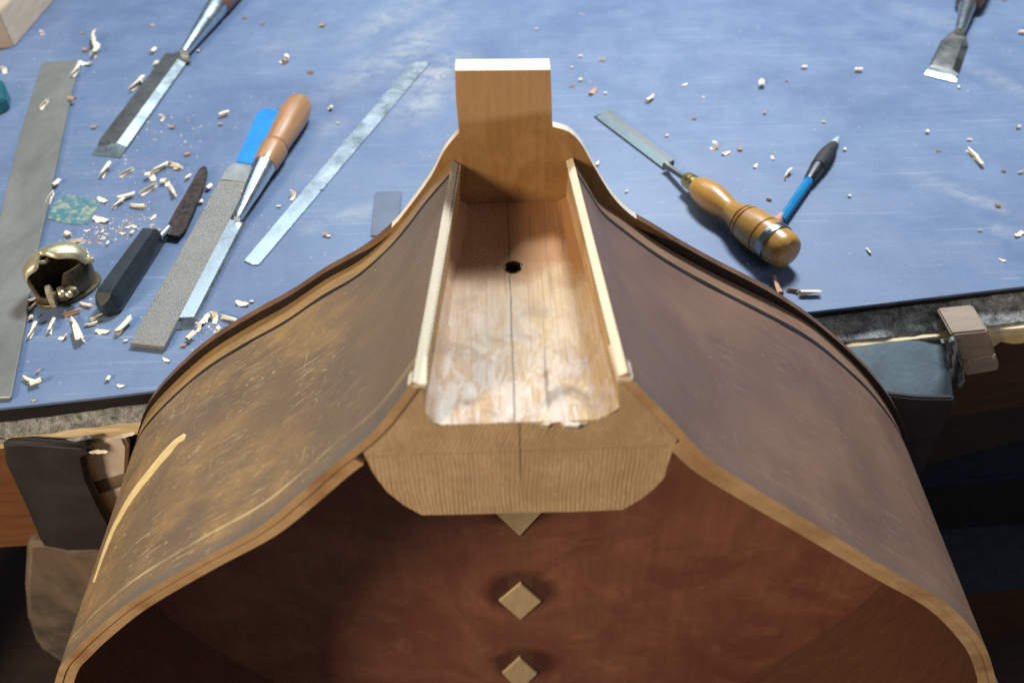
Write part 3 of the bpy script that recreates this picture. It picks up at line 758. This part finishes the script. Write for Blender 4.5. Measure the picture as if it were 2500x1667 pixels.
M['shadesteel'] = m_steel('shaded_blade', (.17, .175, .175), .5, .25); M['facet'] = m_steel('lit_facet', (.50, .60, .63), .35, .3)  # pale facets, dark blade faces: reflected light put into the steel colours
FMB = [0, 0, 1, 0, 1, 1, 0, 0, 0, 0, 0]
def plate(pix, h0, h1, bev=.0004): return bevel(prism([wz(x, y, h1) for x, y in pix], (0, 0, (h0-h1)*S)), bev, 1)
def blade(tipL, tipR, shR, shL, t, bl_, br_, L, h=0.03, t_tip=.02, ts=None):
    """bevel-edged blade: bottom quad on the bench, top face inset at both sides, ground tip"""
    a, b, c, d = [wz(*p, h) for p in (tipL, tipR, shR, shL)]
    Z = Vector((0, 0, S)); ts = ts or t
    q = lambda s, f: (a+(d-a)*f)*(1-s)+(b+(c-b)*f)*s
    bt_ = [q(0, 0), q(1, 0), q(1, 1), q(0, 1)]
    md = [q(0, 0)+Z*t_tip, q(1, 0)+Z*t_tip]
    e = .35
    top = [q(bl_, L)+Z*t, q(1-br_, L)+Z*t, q(1-br_, 1)+Z*ts, q(bl_, 1)+Z*ts]
    rim = [q(0, L)+Z*t*e, q(1, L)+Z*t*e, q(1, 1)+Z*ts*e, q(0, 1)+Z*ts*e]
    V = bt_+md+top+rim      # 0-3 bottom, 4-5 tip edge, 6-9 top, 10-13 rim
    F = [(0, 1, 2, 3), (0, 1, 5, 4), (4, 5, 11, 7, 6, 10), (6, 7, 8, 9), (10, 6, 9, 13), (11, 12, 8, 7), (0, 4, 10), (0, 10, 13, 3), (1, 11, 5), (1, 2, 12, 11), (2, 3, 13, 9, 8, 12)]
    return V, F
def rod(p0, h0, p1, h1, prof, n=40, flat=1.0):   # prof radii given in photo pixels of width
    A, B = wz(*p0, h0), wz(*p1, h1); k0, k1 = cpp(*p0, h0), cpp(*p1, h1)
    return lathe(A, B, [(f, w_/2*(k0+(k1-k0)*f)) for f, w_ in prof], n, flat=flat)
def lobj(name, l, mat, parent, smooth=35): return obj(name, l[:2], mat, parent, smooth, uv=l[2])

# 1 long steel strip
t = thing('steel_strip', 'long worn grey steel strip lying along the left side of the bench', 'steel strip', wz(80, 600))
obj('strip', plate([(102,153),(150,147),(185,148),(191,152),(121,478),(88,625),(60,794),(26,969),(-112,975),(-40,700),(10,478),(51,319),(80,223)], .05, .35, .0006), M['stripsteel'], t)
# 2 teal corner at the frame edge
t = thing('teal_case', 'teal plastic corner of a case cut off by the left frame edge', 'case', wz(-30, 215))
obj('case_body', bevel(prism([wz(x, y, 1.4) for x, y in ((-80,196),(4,192),(14,215),(12,240),(-10,252),(-80,258))], (0, 0, -1.4*S)), .002, 2), m_plain('teal_plastic', (.01, .10, .13), .4), t)
# 3 big socket chisel at upper left
t = thing('socket_chisel', 'large dull socket chisel with dark handle cut off by the top frame', 'chisel', wz(350, 250))
obj('blade', blade((224,379),(294,387),(463,147),(405,140), .55, .06, .30, .085), None, t, 20, mats=[M['shadesteel'], M['facet']], fm=FMB)
obj('neck', bevel(prism([wz(x, y, .6) for x, y in ((405,142),(424,129),(443,122),(452,124),(462,134),(463,147))], (0, 0, -.5*S)), .0008, 1), M['oldsteel'], t)
lobj('socket', rod((449,130), .75, (530,18), 1.35, [(0, 20), (.05, 22), (.9, 47), (1, 48)]), M['steel'], t)
lobj('handle', rod((530,18), 1.35, (640,-130), 1.5, smoothprof([(0, 44), (.03, 52), (.2, 60), (.5, 66), (.8, 64), (1, 50)])), M['handle3'], t)
# 4 file with blue painted tang
t = thing('flat_file', 'flat grey file with a bright blue painted tang and hanging hole', 'file', wz(450, 650))
obj('body', plate([(536,440),(607,445),(400,846),(316,837)], .06, .50, .0005), M['filesteel'], t)
obj('shoulder', plate([(537,438.5),(552,410),(574,397),(614,402),(616,412),(608,443.5)], .06, .47, .0005), M['fileplain'], t)
o_ = [(575,395),(628,275),(636,268),(650,265),(668,266),(680,271),(684,280),(681,292),(614,401)]
tang = obj('tang', plate(o_, .1, .42, .0004), M['bluepaint'], t)
hc = wz(654, 279, .425); obj('hanging_hole', lathe(hc-Vector((0, 0, .0009)), hc+Vector((0, 0, .0003)), [(0, .0026), (1, .0026)], 20)[:2], M['holeblk'], tang)
# 5 wood handled chisel
t = thing('paring_chisel', 'chisel with a smooth light wooden handle beside the blue tanged file', 'chisel', wz(560, 600))
obj('blade', blade((419,806),(472,803),(600,551),(557,545), .42, .04, .10, .07, t_tip=.05), M['steel'], t, 20)
lobj('socket', rod((579,535), .75, (646,405), 1.25, [(0, 16), (.04, 22), (.5, 40), (1, 53)]), M['steel'], t)
lobj('handle', rod((646,405), 1.25, (738,246), 1.6, smoothprof([(0, 55), (.06, 60), (.2, 64), (.25, 64)], 3)[:-1]+[(.25, 62), (.262, 58), (.274, 62)]+smoothprof([(.28, 58), (.38, 60), (.55, 66), (.75, 69), (.9, 62), (.97, 48), (1, 30)], 5)), M['handle'], t)
# 6 black knife
t = thing('knife', 'knife with a faceted black handle and a rusty brown blade', 'knife', wz(330, 650))
def facet_handle(p0, p1, w0, w1, h, n=14):
    A, B = wz(*p0), wz(*p1); ax = (B-A).normalized(); sd = Vector((ax.y, -ax.x, 0)); k0, k1 = cpp(*p0), cpp(*p1); L = (B-A).length
    V, F = [], []
    for i in range(n+1):
        f = i/n; e = min(f, 1-f)*L
        rr = w0*k0/2*(1-f)+w1*k1/2*f
        end = min(1, e/(rr*.9)); wr = rr*math.sqrt(max(.02, 1-(1-end)**2)); hh = h*S*(.62+.38*end)
        for x, z in ((-1, .25), (-.92, .7), (-.62, 1), (.62, 1), (.92, .7), (1, .25), (.8, .02), (-.8, .02)):
            V.append(A+ax*(f*L)+sd*(x*wr)+Vector((0, 0, z*hh+.0003)))
    for i in range(n):
        for j in range(8): F.append((i*8+j, i*8+(j+1) % 8, (i+1)*8+(j+1) % 8, (i+1)*8+j))
    F += [tuple(range(8)), tuple(n*8+j for j in range(8))]
    return V, F
obj('handle', facet_handle((262,775), (390,588), 64, 44, 1.9, 24), M['blackplastic'], t, 25)
obj('blade', plate([(400,571),(410,546),(424,520),(486,412),(496,405),(504,407),(506,418),(500,444),(474,510),(452,557),(436,576)], .35, .62, .0003), M['rust'], t)
lobj('bolster', rod((386,586), .7, (412,556), .6, [(0, 20), (.5, 19), (1, 16)], 16), M['steel'], t)
# 7 thin steel rule
t = thing('steel_rule', 'thin shiny steel rule with a hanging hole lying diagonally', 'ruler', wz(800, 400))
ru = obj('rule', plate([(596,636),(603,627),(1004,153),(1044,150),(1050,153),(640,636),(631,646),(615,645)], .03, .13, .0002), M['rulesteel'], t)
hc = wz(623, 629, .135); obj('hanging_hole', lathe(hc-Vector((0, 0, .0003)), hc+Vector((0, 0, .00015)), [(0, .0022), (1, .0022)], 20)[:2], M['holeblk'], ru)
# 8 grey slip and 9 teal patch
o = obj('sharpening_slip', plate([(915,471),(920,467),(975,466),(979,470),(972,575),(905,575)], 0.0, .16, .0004), M['slate'], loc=wz(940, 520)); tag(o, 'dim grey flat sharpening slip half hidden behind the left rib edge', 'sharpening stone')
o = obj('teal_card', plate([(119,510),(140,488),(161,474),(205,481),(245,491),(230,520),(214,546),(182,548),(145,541),(116,533)], 0.0, .07, .0002), M['patch'], loc=wz(180, 510)); tag(o, 'mottled teal scrap of card beside the long steel strip', 'card')
# 10 brass fitting
t = thing('brass_plane', 'small oval brass finger plane with a curled bright cap and knurled wheel', 'brass tool', wz(168, 712))
A_, B_ = wz(108, 738), wz(228, 682); cen = (A_+B_)/2; ua = (B_-A_).normalized(); va = Vector((-ua.y, ua.x, 0)); HA, HB = 2.35*S, 1.62*S
def oval(f, z, k=1.0): return cen+ua*(HA*k*math.cos(f))+va*(HB*k*math.sin(f))+Vector((0, 0, z))
V, F = [], []; nn = 72
def wall_h(f):
    d = math.degrees(f) % 360
    low = max(0, min(1, (d-178)/14))*max(0, min(1, (268-d)/22))
    return (2.7-1.8*low)*S
for i in range(nn):
    f = 2*math.pi*i/nn; h_ = wall_h(f)
    for k, z in ((.90, .0004), (1.0, .25*h_), (1.05, .7*h_), (1.0, h_), (.93, h_), (.93, .55*h_), (.86, .004)): V.append(oval(f, z, k))
for i in range(nn):
    for k in range(6): F.append((i*7+k, ((i+1) % nn)*7+k, ((i+1) % nn)*7+k+1, i*7+k+1))
F.append(tuple(i*7 for i in range(nn))); F.append(tuple(i*7+6 for i in range(nn))[::-1])
obj('body', (V, F), M['brassshade'], t, 45)
# bright domed cap with an S-shaped lip that ends in a curl
V, F = [], []; nu, nv_ = 60, 34; idx = {}
def lip_v(u): return -.55+.62*math.exp(-((u+.28)/.22)**2)+(.9 if u < -.55 else 0)*(-u-.55)-.25*max(0, u)
for i in range(nu+1):
    for j in range(nv_+1):
        u = -1.02+2.04*i/nu; v_ = lip_v(u); top_ = math.sqrt(max(0, 1.04-u*u)); v = v_+(top_-v_)*j/nv_
        if top_ <= v_: v = top_
        d2 = min(1, u*u+v*v); z = 2.65*S+1.5*S*math.sqrt(max(0, 1-d2)) - (.25*S*max(0, 1-j/3.0))
        V.append(cen+ua*(HA*1.03*u)+va*(HB*1.03*v)+Vector((0, 0, z)))
for i in range(nu):
    for j in range(nv_): F.append((i*(nv_+1)+j, (i+1)*(nv_+1)+j, (i+1)*(nv_+1)+j+1, i*(nv_+1)+j+1))
cap = obj('cap', (V, F), M['brass'], t, 60); sm = cap.modifiers.new('thick', 'SOLIDIFY'); sm.thickness = .0014; sm.offset = 0
V, F = [], []
for i in range(46):
    f = i/45; a = 1.1+f*5.6; r = (.62-.45*f)*S
    c0 = cen+ua*(-.25*HA)+va*(-.05*HB)+Vector((0, 0, 3.7*S-.25*S*f))
    for k in range(6):
        b = 2*math.pi*k/6; rad_ = r+.11*S*math.cos(b)
        V.append(c0+ua*(rad_*math.cos(a))+va*(rad_*.8*math.sin(a))+Vector((0, 0, .16*S*math.sin(b)-.35*S*math.sin(a)*0)))
for i in range(45):
    for k in range(6): F.append((i*6+k, (i+1)*6+k, (i+1)*6+(k+1) % 6, i*6+(k+1) % 6))
obj('curl', (V, F), M['brass'], t, 60)
def knurl(c, axis, r, w_, n=56):
    axis = Vector(axis).normalized(); A = Vector(c)-axis*w_/2; B = Vector(c)+axis*w_/2
    V, F, _ = lathe(A, B, [(0, r*.78), (.1, r), (.9, r), (1, r*.78)], n)
    for k in (1, 2):
        for i in range(n):
            if i % 2: q = V[k*n+i]; cc = A+axis*((q-A).dot(axis)); V[k*n+i] = cc+(q-cc)*.94
    return V, F
kc = wz(126, 724, 1.25); ax_ = (ua*.95-va*.35)
obj('knurled_wheel', knurl(kc, ax_, .92*S, .42*S), M['brass'], t, 25)
kb = kc+ax_.normalized()*1.9*S
lobj('shaft', lathe(kc, kb, [(0, .0035), (.3, .0035), (.31, .0058), (.55, .0062), (.57, .0045), (.8, .0050), (1, .003)], 24), M['brassshade'], t)
for dx, dz in ((.7, .35), (1.15, .1)):
    p = kc+ax_.normalized()*dx*S-va*.45*S+Vector((0, 0, dz*S)); lobj('screw', lathe(p, p-va*.25*S+Vector((0, 0, .12*S)), [(0, .0026), (.7, .0026), (1, .0015)], 16), M['brass'], t)
obj('sole', bevel(prism([oval(f*math.pi/12, .003, 1.12) for f in range(24)], (0, 0, -.0028)), .0004, 1), M['brassshade'], t)

# 11 turned handle chisel at right
t = thing('turned_handle_chisel', 'chisel with a turned honey coloured handle and steel end ring', 'chisel', wz(1700, 470))
obj('blade', blade((1449,285),(1481,272),(1646,400),(1620,415), .50, .50, .08, .05), None, t, 20, mats=[M['shadesteel'], m_steel('dim_lit_facet', (.22, .28, .30), .5, .3)], fm=FMB)
lobj('neck', rod((1626,404), .55, (1680,440), 1.15, [(0, 22), (.2, 15), (1, 16)], 20), M['oldsteel'], t)
lobj('ferrule', rod((1676,437), 1.2, (1706,458), 1.35, [(0, 34), (.1, 38), (.45, 40), (.5, 35), (.55, 41), (1, 44)], 28), M['ferrule'], t)
lobj('handle', rod((1700,454), 1.4, (1930,622), 1.95, smoothprof([(0, 46), (.06, 62), (.16, 70), (.24, 68), (.36, 55), (.42, 58), (.52, 78)], 4)[:-1]+[(.52, 80), (.528, 72), (.536, 72), (.545, 86), (.56, 88), (.568, 80), (.574, 80)]+smoothprof([(.58, 90), (.66, 96), (.74, 98)], 3)[:-1]+[(.74, 98), (.746, 91), (.752, 91), (.758, 98)]+smoothprof([(.76, 98), (.84, 97), (.90, 94), (.95, 90), (.985, 74), (1, 40)], 4)), M['handle2'], t)
lobj('end_ring', rod((1881,586), 1.9, (1897,598), 1.92, [(0, 95), (.1, 102), (.45, 104), (.55, 104), (.9, 102), (1, 95)]), M['darkring'], t)
# 12 blue brush
t = thing('brush', 'blue handled brush with dark bristles and a pale tip', 'brush', wz(1980, 440))
lobj('handle', rod((1908,538), .6, (1978,436), .6, [(0, 20), (.02, 23), (1, 24)], 8), M['bluestick'], t, 20)
lobj('ferrule', rod((1974,442), .6, (1998,406), .6, [(0, 25), (.1, 28), (1, 38)], 24), m_steel('dark_ferrule', (.12, .13, .14), .4), t)
lobj('bristles', rod((1996,409), .65, (2036,352), .55, smoothprof([(0, 38), (.4, 40), (.75, 32), (1, 18)], 4), 24), m_plain('dark_bristles', (.022, .024, .03), .7, 0, .5, 300), t)
lobj('tip', rod((2030,361), .5, (2046,337), .4, smoothprof([(0, 20), (.5, 18), (1, 8)], 4), 16), m_plain('pale_tip', (.42, .52, .54), .6), t)
o = lobj('eraser', rod((1888,548), .5, (1913,528), .5, [(0, 20), (.1, 26), (.9, 26), (1, 20)], 18), m_plain('pink_rubber', (.55, .28, .25), .7), None); tag(o, 'small pink rubber plug between the turned handle and the blue brush', 'eraser')
# 13 chisel at upper right
t = thing('short_chisel', 'short dark chisel with a pale ground tip near the upper right corner', 'chisel', wz(2320, 120))
obj('blade', blade((2259,181),(2334,200),(2363,112),(2296,104), .5, .08, .24, .16, t_tip=.12), M['oldsteel'], t, 20)
obj('shoulder', bevel(prism([wz(x, y, .55) for x, y in ((2296,104),(2316,82),(2330,74),(2352,78),(2362,98),(2363,112))], (0, 0, -.5*S)), .0008, 1), M['oldsteel'], t)
obj('ground_tip', blade((2256,184),(2334,203),(2338,190),(2264,171), .33, .02, .06, .5, .05, .1), M['rulesteel'], t, 20)
lobj('socket', rod((2342,80), .8, (2368,-6), 1.3, [(0, 24), (.5, 34), (1, 42)]), M['steel'], t)
lobj('handle', rod((2366,8), 1.3, (2400,-110), 1.5, smoothprof([(0, 50), (.1, 66), (.5, 74), (1, 60)], 4)), M['handle3'], t)
# 14 wooden block at upper left
t = thing('timber_block', 'squared pale timber block in the upper left corner of the bench', 'timber', wz(40, 60))
p0 = wz(35, 116); p1 = wz(-60, 128); p2 = wz(160, -30)
p3 = p1+(p2-p0); ht = 4.2*S
obj('timber', bevel(prism([p+Vector((0, 0, ht)) for p in (p1, p0, p2, p3)], (0, 0, -ht)), .0012, 2), m_wood('pale_timber', (.52, .42, .32), (.42, .33, .25), (30, 30, 200), .8), t)

# ------------------------------------------------------------------ shavings
M['shav'] = m_wood('shaving_wood', (.88, .80, .66), (.74, .64, .48), (250, 60, 250), .75, .2)
M['shavo'] = m_wood('orange_shaving_wood', (.54, .34, .21), (.42, .23, .13), (250, 60, 250), .75, .2)
def thicken(rows, t):                        # rows of points -> closed thin sheet
    nr, nc = len(rows), len(rows[0]); V = [Vector(p) for r in rows for p in r]; Nn = []
    for i in range(nr):
        for j in range(nc):
            a = Vector(rows[min(i+1, nr-1)][j])-Vector(rows[max(i-1, 0)][j]); b = Vector(rows[i][min(j+1, nc-1)])-Vector(rows[i][max(j-1, 0)][0:3] if False else rows[i][max(j-1, 0)])
            n_ = a.cross(b); Nn.append(n_.normalized() if n_.length > 1e-12 else Vector((0, 0, 1)))
    V2 = [v+n_*t for v, n_ in zip(V, Nn)]; o_ = len(V); F = []
    for i in range(nr-1):
        for j in range(nc-1):
            q = (i*nc+j, i*nc+j+1, (i+1)*nc+j+1, (i+1)*nc+j); F += [q, tuple(o_+a for a in q[::-1])]
    per = [j for j in range(nc)]+[i*nc+nc-1 for i in range(1, nr)]+[(nr-1)*nc+j for j in range(nc-2, -1, -1)]+[i*nc for i in range(nr-2, 0, -1)]
    for a, b in zip(per, per[1:]+per[:1]): F.append((a, b, o_+b, o_+a))
    return V+V2, F
def shaving(kind, rg):
    rows = []
    J = lambda a: rg.uniform(-a, a)
    if kind == 'curl':                        # loosely rolled, ragged ends, widening to one side
        turn = rg.uniform(2.0, 4.0); r = rg.uniform(.14, .20); cone = rg.uniform(-.45, .45); bow = J(.10)
        for i in range(11):
            a = turn*i/10 - 1.3+J(.5)*0; rr_ = r*(1-.30*i/10); e0_, e1_ = J(.10), J(.10)
            rows.append([(x_, rr_*(1+cone*x_)*math.cos(a+x_*.7)+bow*x_*x_*2, rr_*(1+cone*x_)*math.sin(a+x_*.7)*1.05) for x_ in (-.5+e0_, -.2, .2, .5+e1_)])
    elif kind == 'flake':
        b = rg.uniform(.2, .6); tw_ = J(1.2); ph = rg.uniform(0, 6)
        for i in range(8):
            x = -.5+i/7; wv_ = .24*math.sqrt(max(.06, 1-(2*x)**2*rg.uniform(.7, 1.)))*rg.uniform(.75, 1.15); a = tw_*x
            rows.append([(x, y_*math.cos(a), b*x*x*1.5+y_*math.sin(a)+.04*math.sin(i*1.7+ph)+.10*abs(y_)) for y_ in (-wv_, -.02, wv_*.9)])
    elif kind == 'hook':                      # strip bent over on itself
        r = rg.uniform(.18, .27); tot = rg.uniform(3.0, 4.8); sh = rg.uniform(.2, .45)
        for i in range(13):
            f = i/12; a = -.6+f*tot; k = 1+f*.5; hw = .17*(1-.6*abs(f-.45))*rg.uniform(.85, 1.15)
            rows.append([(r*k*math.sin(a)+sh*f+J(.01), y_+.25*f, r*k*(1-math.cos(a))*.7+.05*abs(y_)) for y_ in (-hw, 0, hw)])
    else:                                     # small torn chip
        tot = rg.uniform(1.6, 4.0); b = J(.3)
        for i in range(8):
            a = i/7*tot-1; r = .27*(1-.35*i/7)*rg.uniform(.9, 1.1)
            rows.append([(x_+J(.09), r*(1+b*x_)*math.cos(a), r*(1+b*x_)*math.sin(a)) for x_ in (-.40, 0, .40)])
    V, F = thicken(rows, .022)
    z0 = min(v.z for v in V); V = [Vector((v.x, v.y, v.z-z0)) for v in V]
    return V, F
protos = {}
for kind in ('curl', 'flake', 'hook', 'nub'):
    for v in range(7):
        for mk in ('shav', 'shavo'):
            V, F = shaving(kind, random.Random(v*17+{'curl': 1, 'flake': 2, 'hook': 3, 'nub': 4}[kind]*101))
            me = bpy.data.meshes.new('wood_shaving'); me.from_pydata([tuple(a) for a in V], [], F); me.materials.append(M[mk])
            bm = bmesh.new(); bm.from_mesh(me); bmesh.ops.recalc_face_normals(bm, faces=bm.faces); bm.to_mesh(me); bm.free()
            me.polygons.foreach_set('use_smooth', [True]*len(me.polygons)); me.set_sharp_from_angle(angle=R(50))
            protos[(kind, v, mk)] = me
# x, y, size in photo px, direction in the photo (deg, None = any), kind letter; capital O = orange
SH = '''102,86,22,20,h 239,106,30,80,c 241,130,24,70,c 210,126,16,0,nO 376,129,20,40,n 378,158,30,-70,h 209,158,30,-10,f 193,178,28,60,c 13,180,32,70,h 112,260,28,40,c 177,246,20,0,nO
341,212,42,40,c 395,295,24,30,h 550,284,26,20,n 230,314,14,0,nO 373,65,9,0,n 263,421,30,65,c 312,426,40,22,c 142,453,28,40,n 395,415,38,30,c 427,410,34,-20,c 376,440,44,80,h 367,469,44,30,c 410,453,40,60,h
418,472,30,-60,c 462,437,20,30,n 513,462,22,40,n 596,471,12,0,n 129,488,32,55,c 252,491,26,-20,f 312,485,42,20,c 293,501,30,40,c 337,508,36,-8,c 202,84,9,0,nO 599,48,14,10,nO 485,128,11,0,n 459,380,15,10,nO
421,314,14,0,nO 539,306,12,0,nO 249,539,42,-5,f 375,532,18,50,f 167,576,22,-40,n 214,564,18,10,f 252,569,14,40,n 300,571,16,0,f 316,555,20,20,f 324,571,15,30,n 330,555,15,-20,f 265,597,15,60,n
182,594,36,10,c 156,608,38,15,c 252,583,16,20,f 82,736,22,20,n 82,752,26,40,c 72,776,28,-70,h 86,811,38,65,c 131,800,32,80,c 147,827,34,-20,h 181,794,30,-60,c 191,822,42,-60,c 210,748,28,-20,c 179,769,44,15,cO
238,778,34,20,c 224,795,34,15,c 252,811,36,0,f 309,801,48,52,c 309,834,13,10,n 386,564,16,0,n 593,743,32,-15,f 616,738,11,0,n 500,783,34,60,f 526,787,40,70,h 558,783,38,-20,c 484,808,30,50,h 470,827,34,40,n
526,811,32,0,h 449,846,15,0,nO 407,880,20,-20,f 74,934,40,-15,c 92,940,34,20,n 96,909,14,40,nO 267,927,18,60,n 84,978,14,0,fO 296,943,20,-5,f 493,496,16,60,n 688,153,36,0,h 700,152,22,30,nO 758,181,18,0,nO
803,266,26,-60,h 826,303,9,0,n 714,487,32,50,h 681,506,11,0,n 796,576,15,0,nO 786,467,12,30,nO 598,469,12,60,n 495,494,16,40,nO 460,380,14,0,nO 430,415,12,0,n 1417,140,11,0,n 1469,150,18,0,n 1396,167,9,0,n
1417,198,12,0,n 1400,213,18,10,n 1447,226,22,40,fO 1459,404,16,60,n 1478,230,10,0,n 1672,208,15,20,f 1859,211,28,75,n 1588,246,20,40,c 1738,364,36,10,h 1772,376,24,10,f 1806,368,14,0,nO 1867,278,12,60,nO
1695,292,11,0,nO 1628,334,11,20,n 1926,430,24,65,c 2062,368,12,60,n 1844,407,11,60,f 1886,387,11,-60,f 1876,489,15,-20,nO 2074,481,11,40,n 1718,238,9,0,f 1963,168,16,0,n 2095,176,20,0,n 2264,325,14,60,n
2292,371,15,0,n 2365,344,12,0,n 2370,380,30,-48,c 2385,398,30,-55,c 2451,421,14,0,nO 2493,425,17,20,n 2486,314,15,20,n 2493,84,18,0,n 2486,574,20,40,f 2436,505,16,0,nO 2392,566,13,0,n 2451,2,14,0,n 2340,216,11,-50,n
1921,199,9,60,nO 2118,615,17,-50,c 2447,636,20,-15,f 1890,705,46,-75,cO 1940,716,40,-12,cO 1975,722,56,-3,c 787,66,14,0,nO 1417,38,11,0,n 1310,74,9,0,n 803,579,12,0,n 1530,470,10,20,n 640,60,10,0,nO 2010,300,10,0,n'''
LAND = [('the brass plane', 165, 690), ('the black handled knife', 330, 650), ('the file body', 420, 700), ('the paring chisel tip', 470, 790), ('the steel rule', 780, 420), ('the large socket chisel', 340, 260),
        ('the long steel strip', 110, 400), ('the turned handle chisel', 1680, 450), ('the blue brush', 1975, 440), ('the short chisel', 2310, 140), ('the pale button', 1230, 240), ('the teal card', 180, 510), ('the knife blade tip', 500, 410), ('the light wooden handle', 715, 290)]
ORD = ['nearest it', 'second nearest it', 'third nearest it', 'fourth nearest it', 'fifth nearest it', 'sixth nearest it', 'seventh nearest it', 'eighth nearest it', 'ninth nearest it', 'tenth nearest it', 'eleventh nearest it', 'twelfth nearest it']
SHAPE = {'c': 'rolled', 'f': 'flat flaky', 'h': 'hooked', 'n': 'stubby'}; KIND = {'c': 'curl', 'f': 'flake', 'h': 'hook', 'n': 'nub'}
items = []
for s_ in SH.split():
    a = s_.split(','); px, py, sz, an = (float(v) for v in a[:4]); items.append((px, py, sz, an, a[4][0], a[4].endswith('O')))
keyed = {}
for it in items:
    nm, lx, ly = min(LAND, key=lambda l: math.hypot(l[1]-it[0], l[2]-it[1])); dx, dy = it[0]-lx, it[1]-ly
    side = ('right of' if dx > 0 else 'left of') if abs(dx) > abs(dy) else ('on the near side of' if dy > 0 else 'beyond')
    keyed.setdefault((SHAPE[it[4]], it[5], side, nm), []).append((math.hypot(dx, dy), it))
for (shp, orange, side, nm), lst in keyed.items():
    for k, (_, it) in enumerate(sorted(lst)):
        px, py, sz, an, kc_, _o = it
        lab = f"{'orange brown' if orange else 'pale'} {shp} wood shaving {side} {nm}" + (f", {ORD[k]}" if len(lst) > 1 else '')
        lift = .36 if (px, py) in ((112, 260), (177, 246), (193, 178)) else (.5 if (px, py) in ((596, 471),) else 0.02)
        o = bpy.data.objects.new('wood_shaving', protos[(KIND[kc_], random.randrange(7), 'shavo' if orange else 'shav')]); COL.objects.link(o)
        p = wz(px, py, lift); k_ = cpp(px, py)
        q = wz(px+10*math.cos(R(an)), py-10*math.sin(R(an)), lift)-p
        o.location = p; o.rotation_euler = (0, 0, math.atan2(q.y, q.x)+random.uniform(-.15, .15))
        L = sz*k_*(q.length/(10*k_))*.92 if kc_ in 'cf' else sz*k_*1.05
        o.scale = (L*1.05, L*random.uniform(.9, 1.25) if sz < 25 else max(L*1.05, .008), (L*.95 if sz < 25 else max(L*.9, .008)))
        tag(o, lab, 'shaving', 'wood shavings scattered on the bench')
# two chips caught on the left packing block
for px, py, pz, an, lab in ((242, 1102, 38.2, 0, 'pale flat shaving caught on the packing block left of the body'), (306, 1062, 39.6, 1.4, 'pale flat shaving standing against the left rib below the bench edge')):
    o = bpy.data.objects.new('wood_shaving', protos[('flake', 1, 'shav')]); COL.objects.link(o); o.location = wy(px, py, pz); o.rotation_euler = (R(60), 0, an*.2)
    o.scale = (.013, .007, .006); tag(o, lab, 'shaving', 'wood shavings scattered on the bench')
# sawdust crumbs: too many to count
V, F = [], []
def crumb(p, s):
    n0 = len(V); a0 = random.uniform(0, 6)
    for i in range(3): V.append(p+Vector((s*math.cos(a0+i*2.1)*random.uniform(.6, 1.3), s*math.sin(a0+i*2.1)*random.uniform(.5, 1.2), 0)))
    V.append(p+Vector((random.uniform(-.3, .3)*s, random.uniform(-.3, .3)*s, s*random.uniform(.4, .9)))); F.extend([(n0, n0+1, n0+3), (n0+1, n0+2, n0+3), (n0+2, n0, n0+3), (n0, n0+2, n0+1)])
CL = [(285,560,60,26,110), (215,590,50,14,60), (340,540,40,20,30), (190,720,60,60,40), (420,330,120,60,50), (500,800,60,40,30), (640,560,60,50,14), (1420,200,50,60,26), (300,430,140,40,30)]
for cx, cy, sx, sy, n_ in CL:
    for _ in range(n_): crumb(wz(random.gauss(cx, sx*.6), random.gauss(cy, sy*.6), .01), random.choice((.0006, .0008, .0011, .0015)))
for _ in range(420): crumb(wz(random.uniform(0, 2500), random.uniform(0, 650), .01), random.choice((.0005, .0006, .0008, .0010)))
h = len(F)//2//4*4
FMc = []
for i in range(0, len(F), 4): FMc += [random.choice((0, 1, 0))]*4
o = obj('sawdust_crumbs', (V, F), None, None, 0, mats=[M['shav'], M['shavo']], fm=FMc); tag(o, kind='stuff')
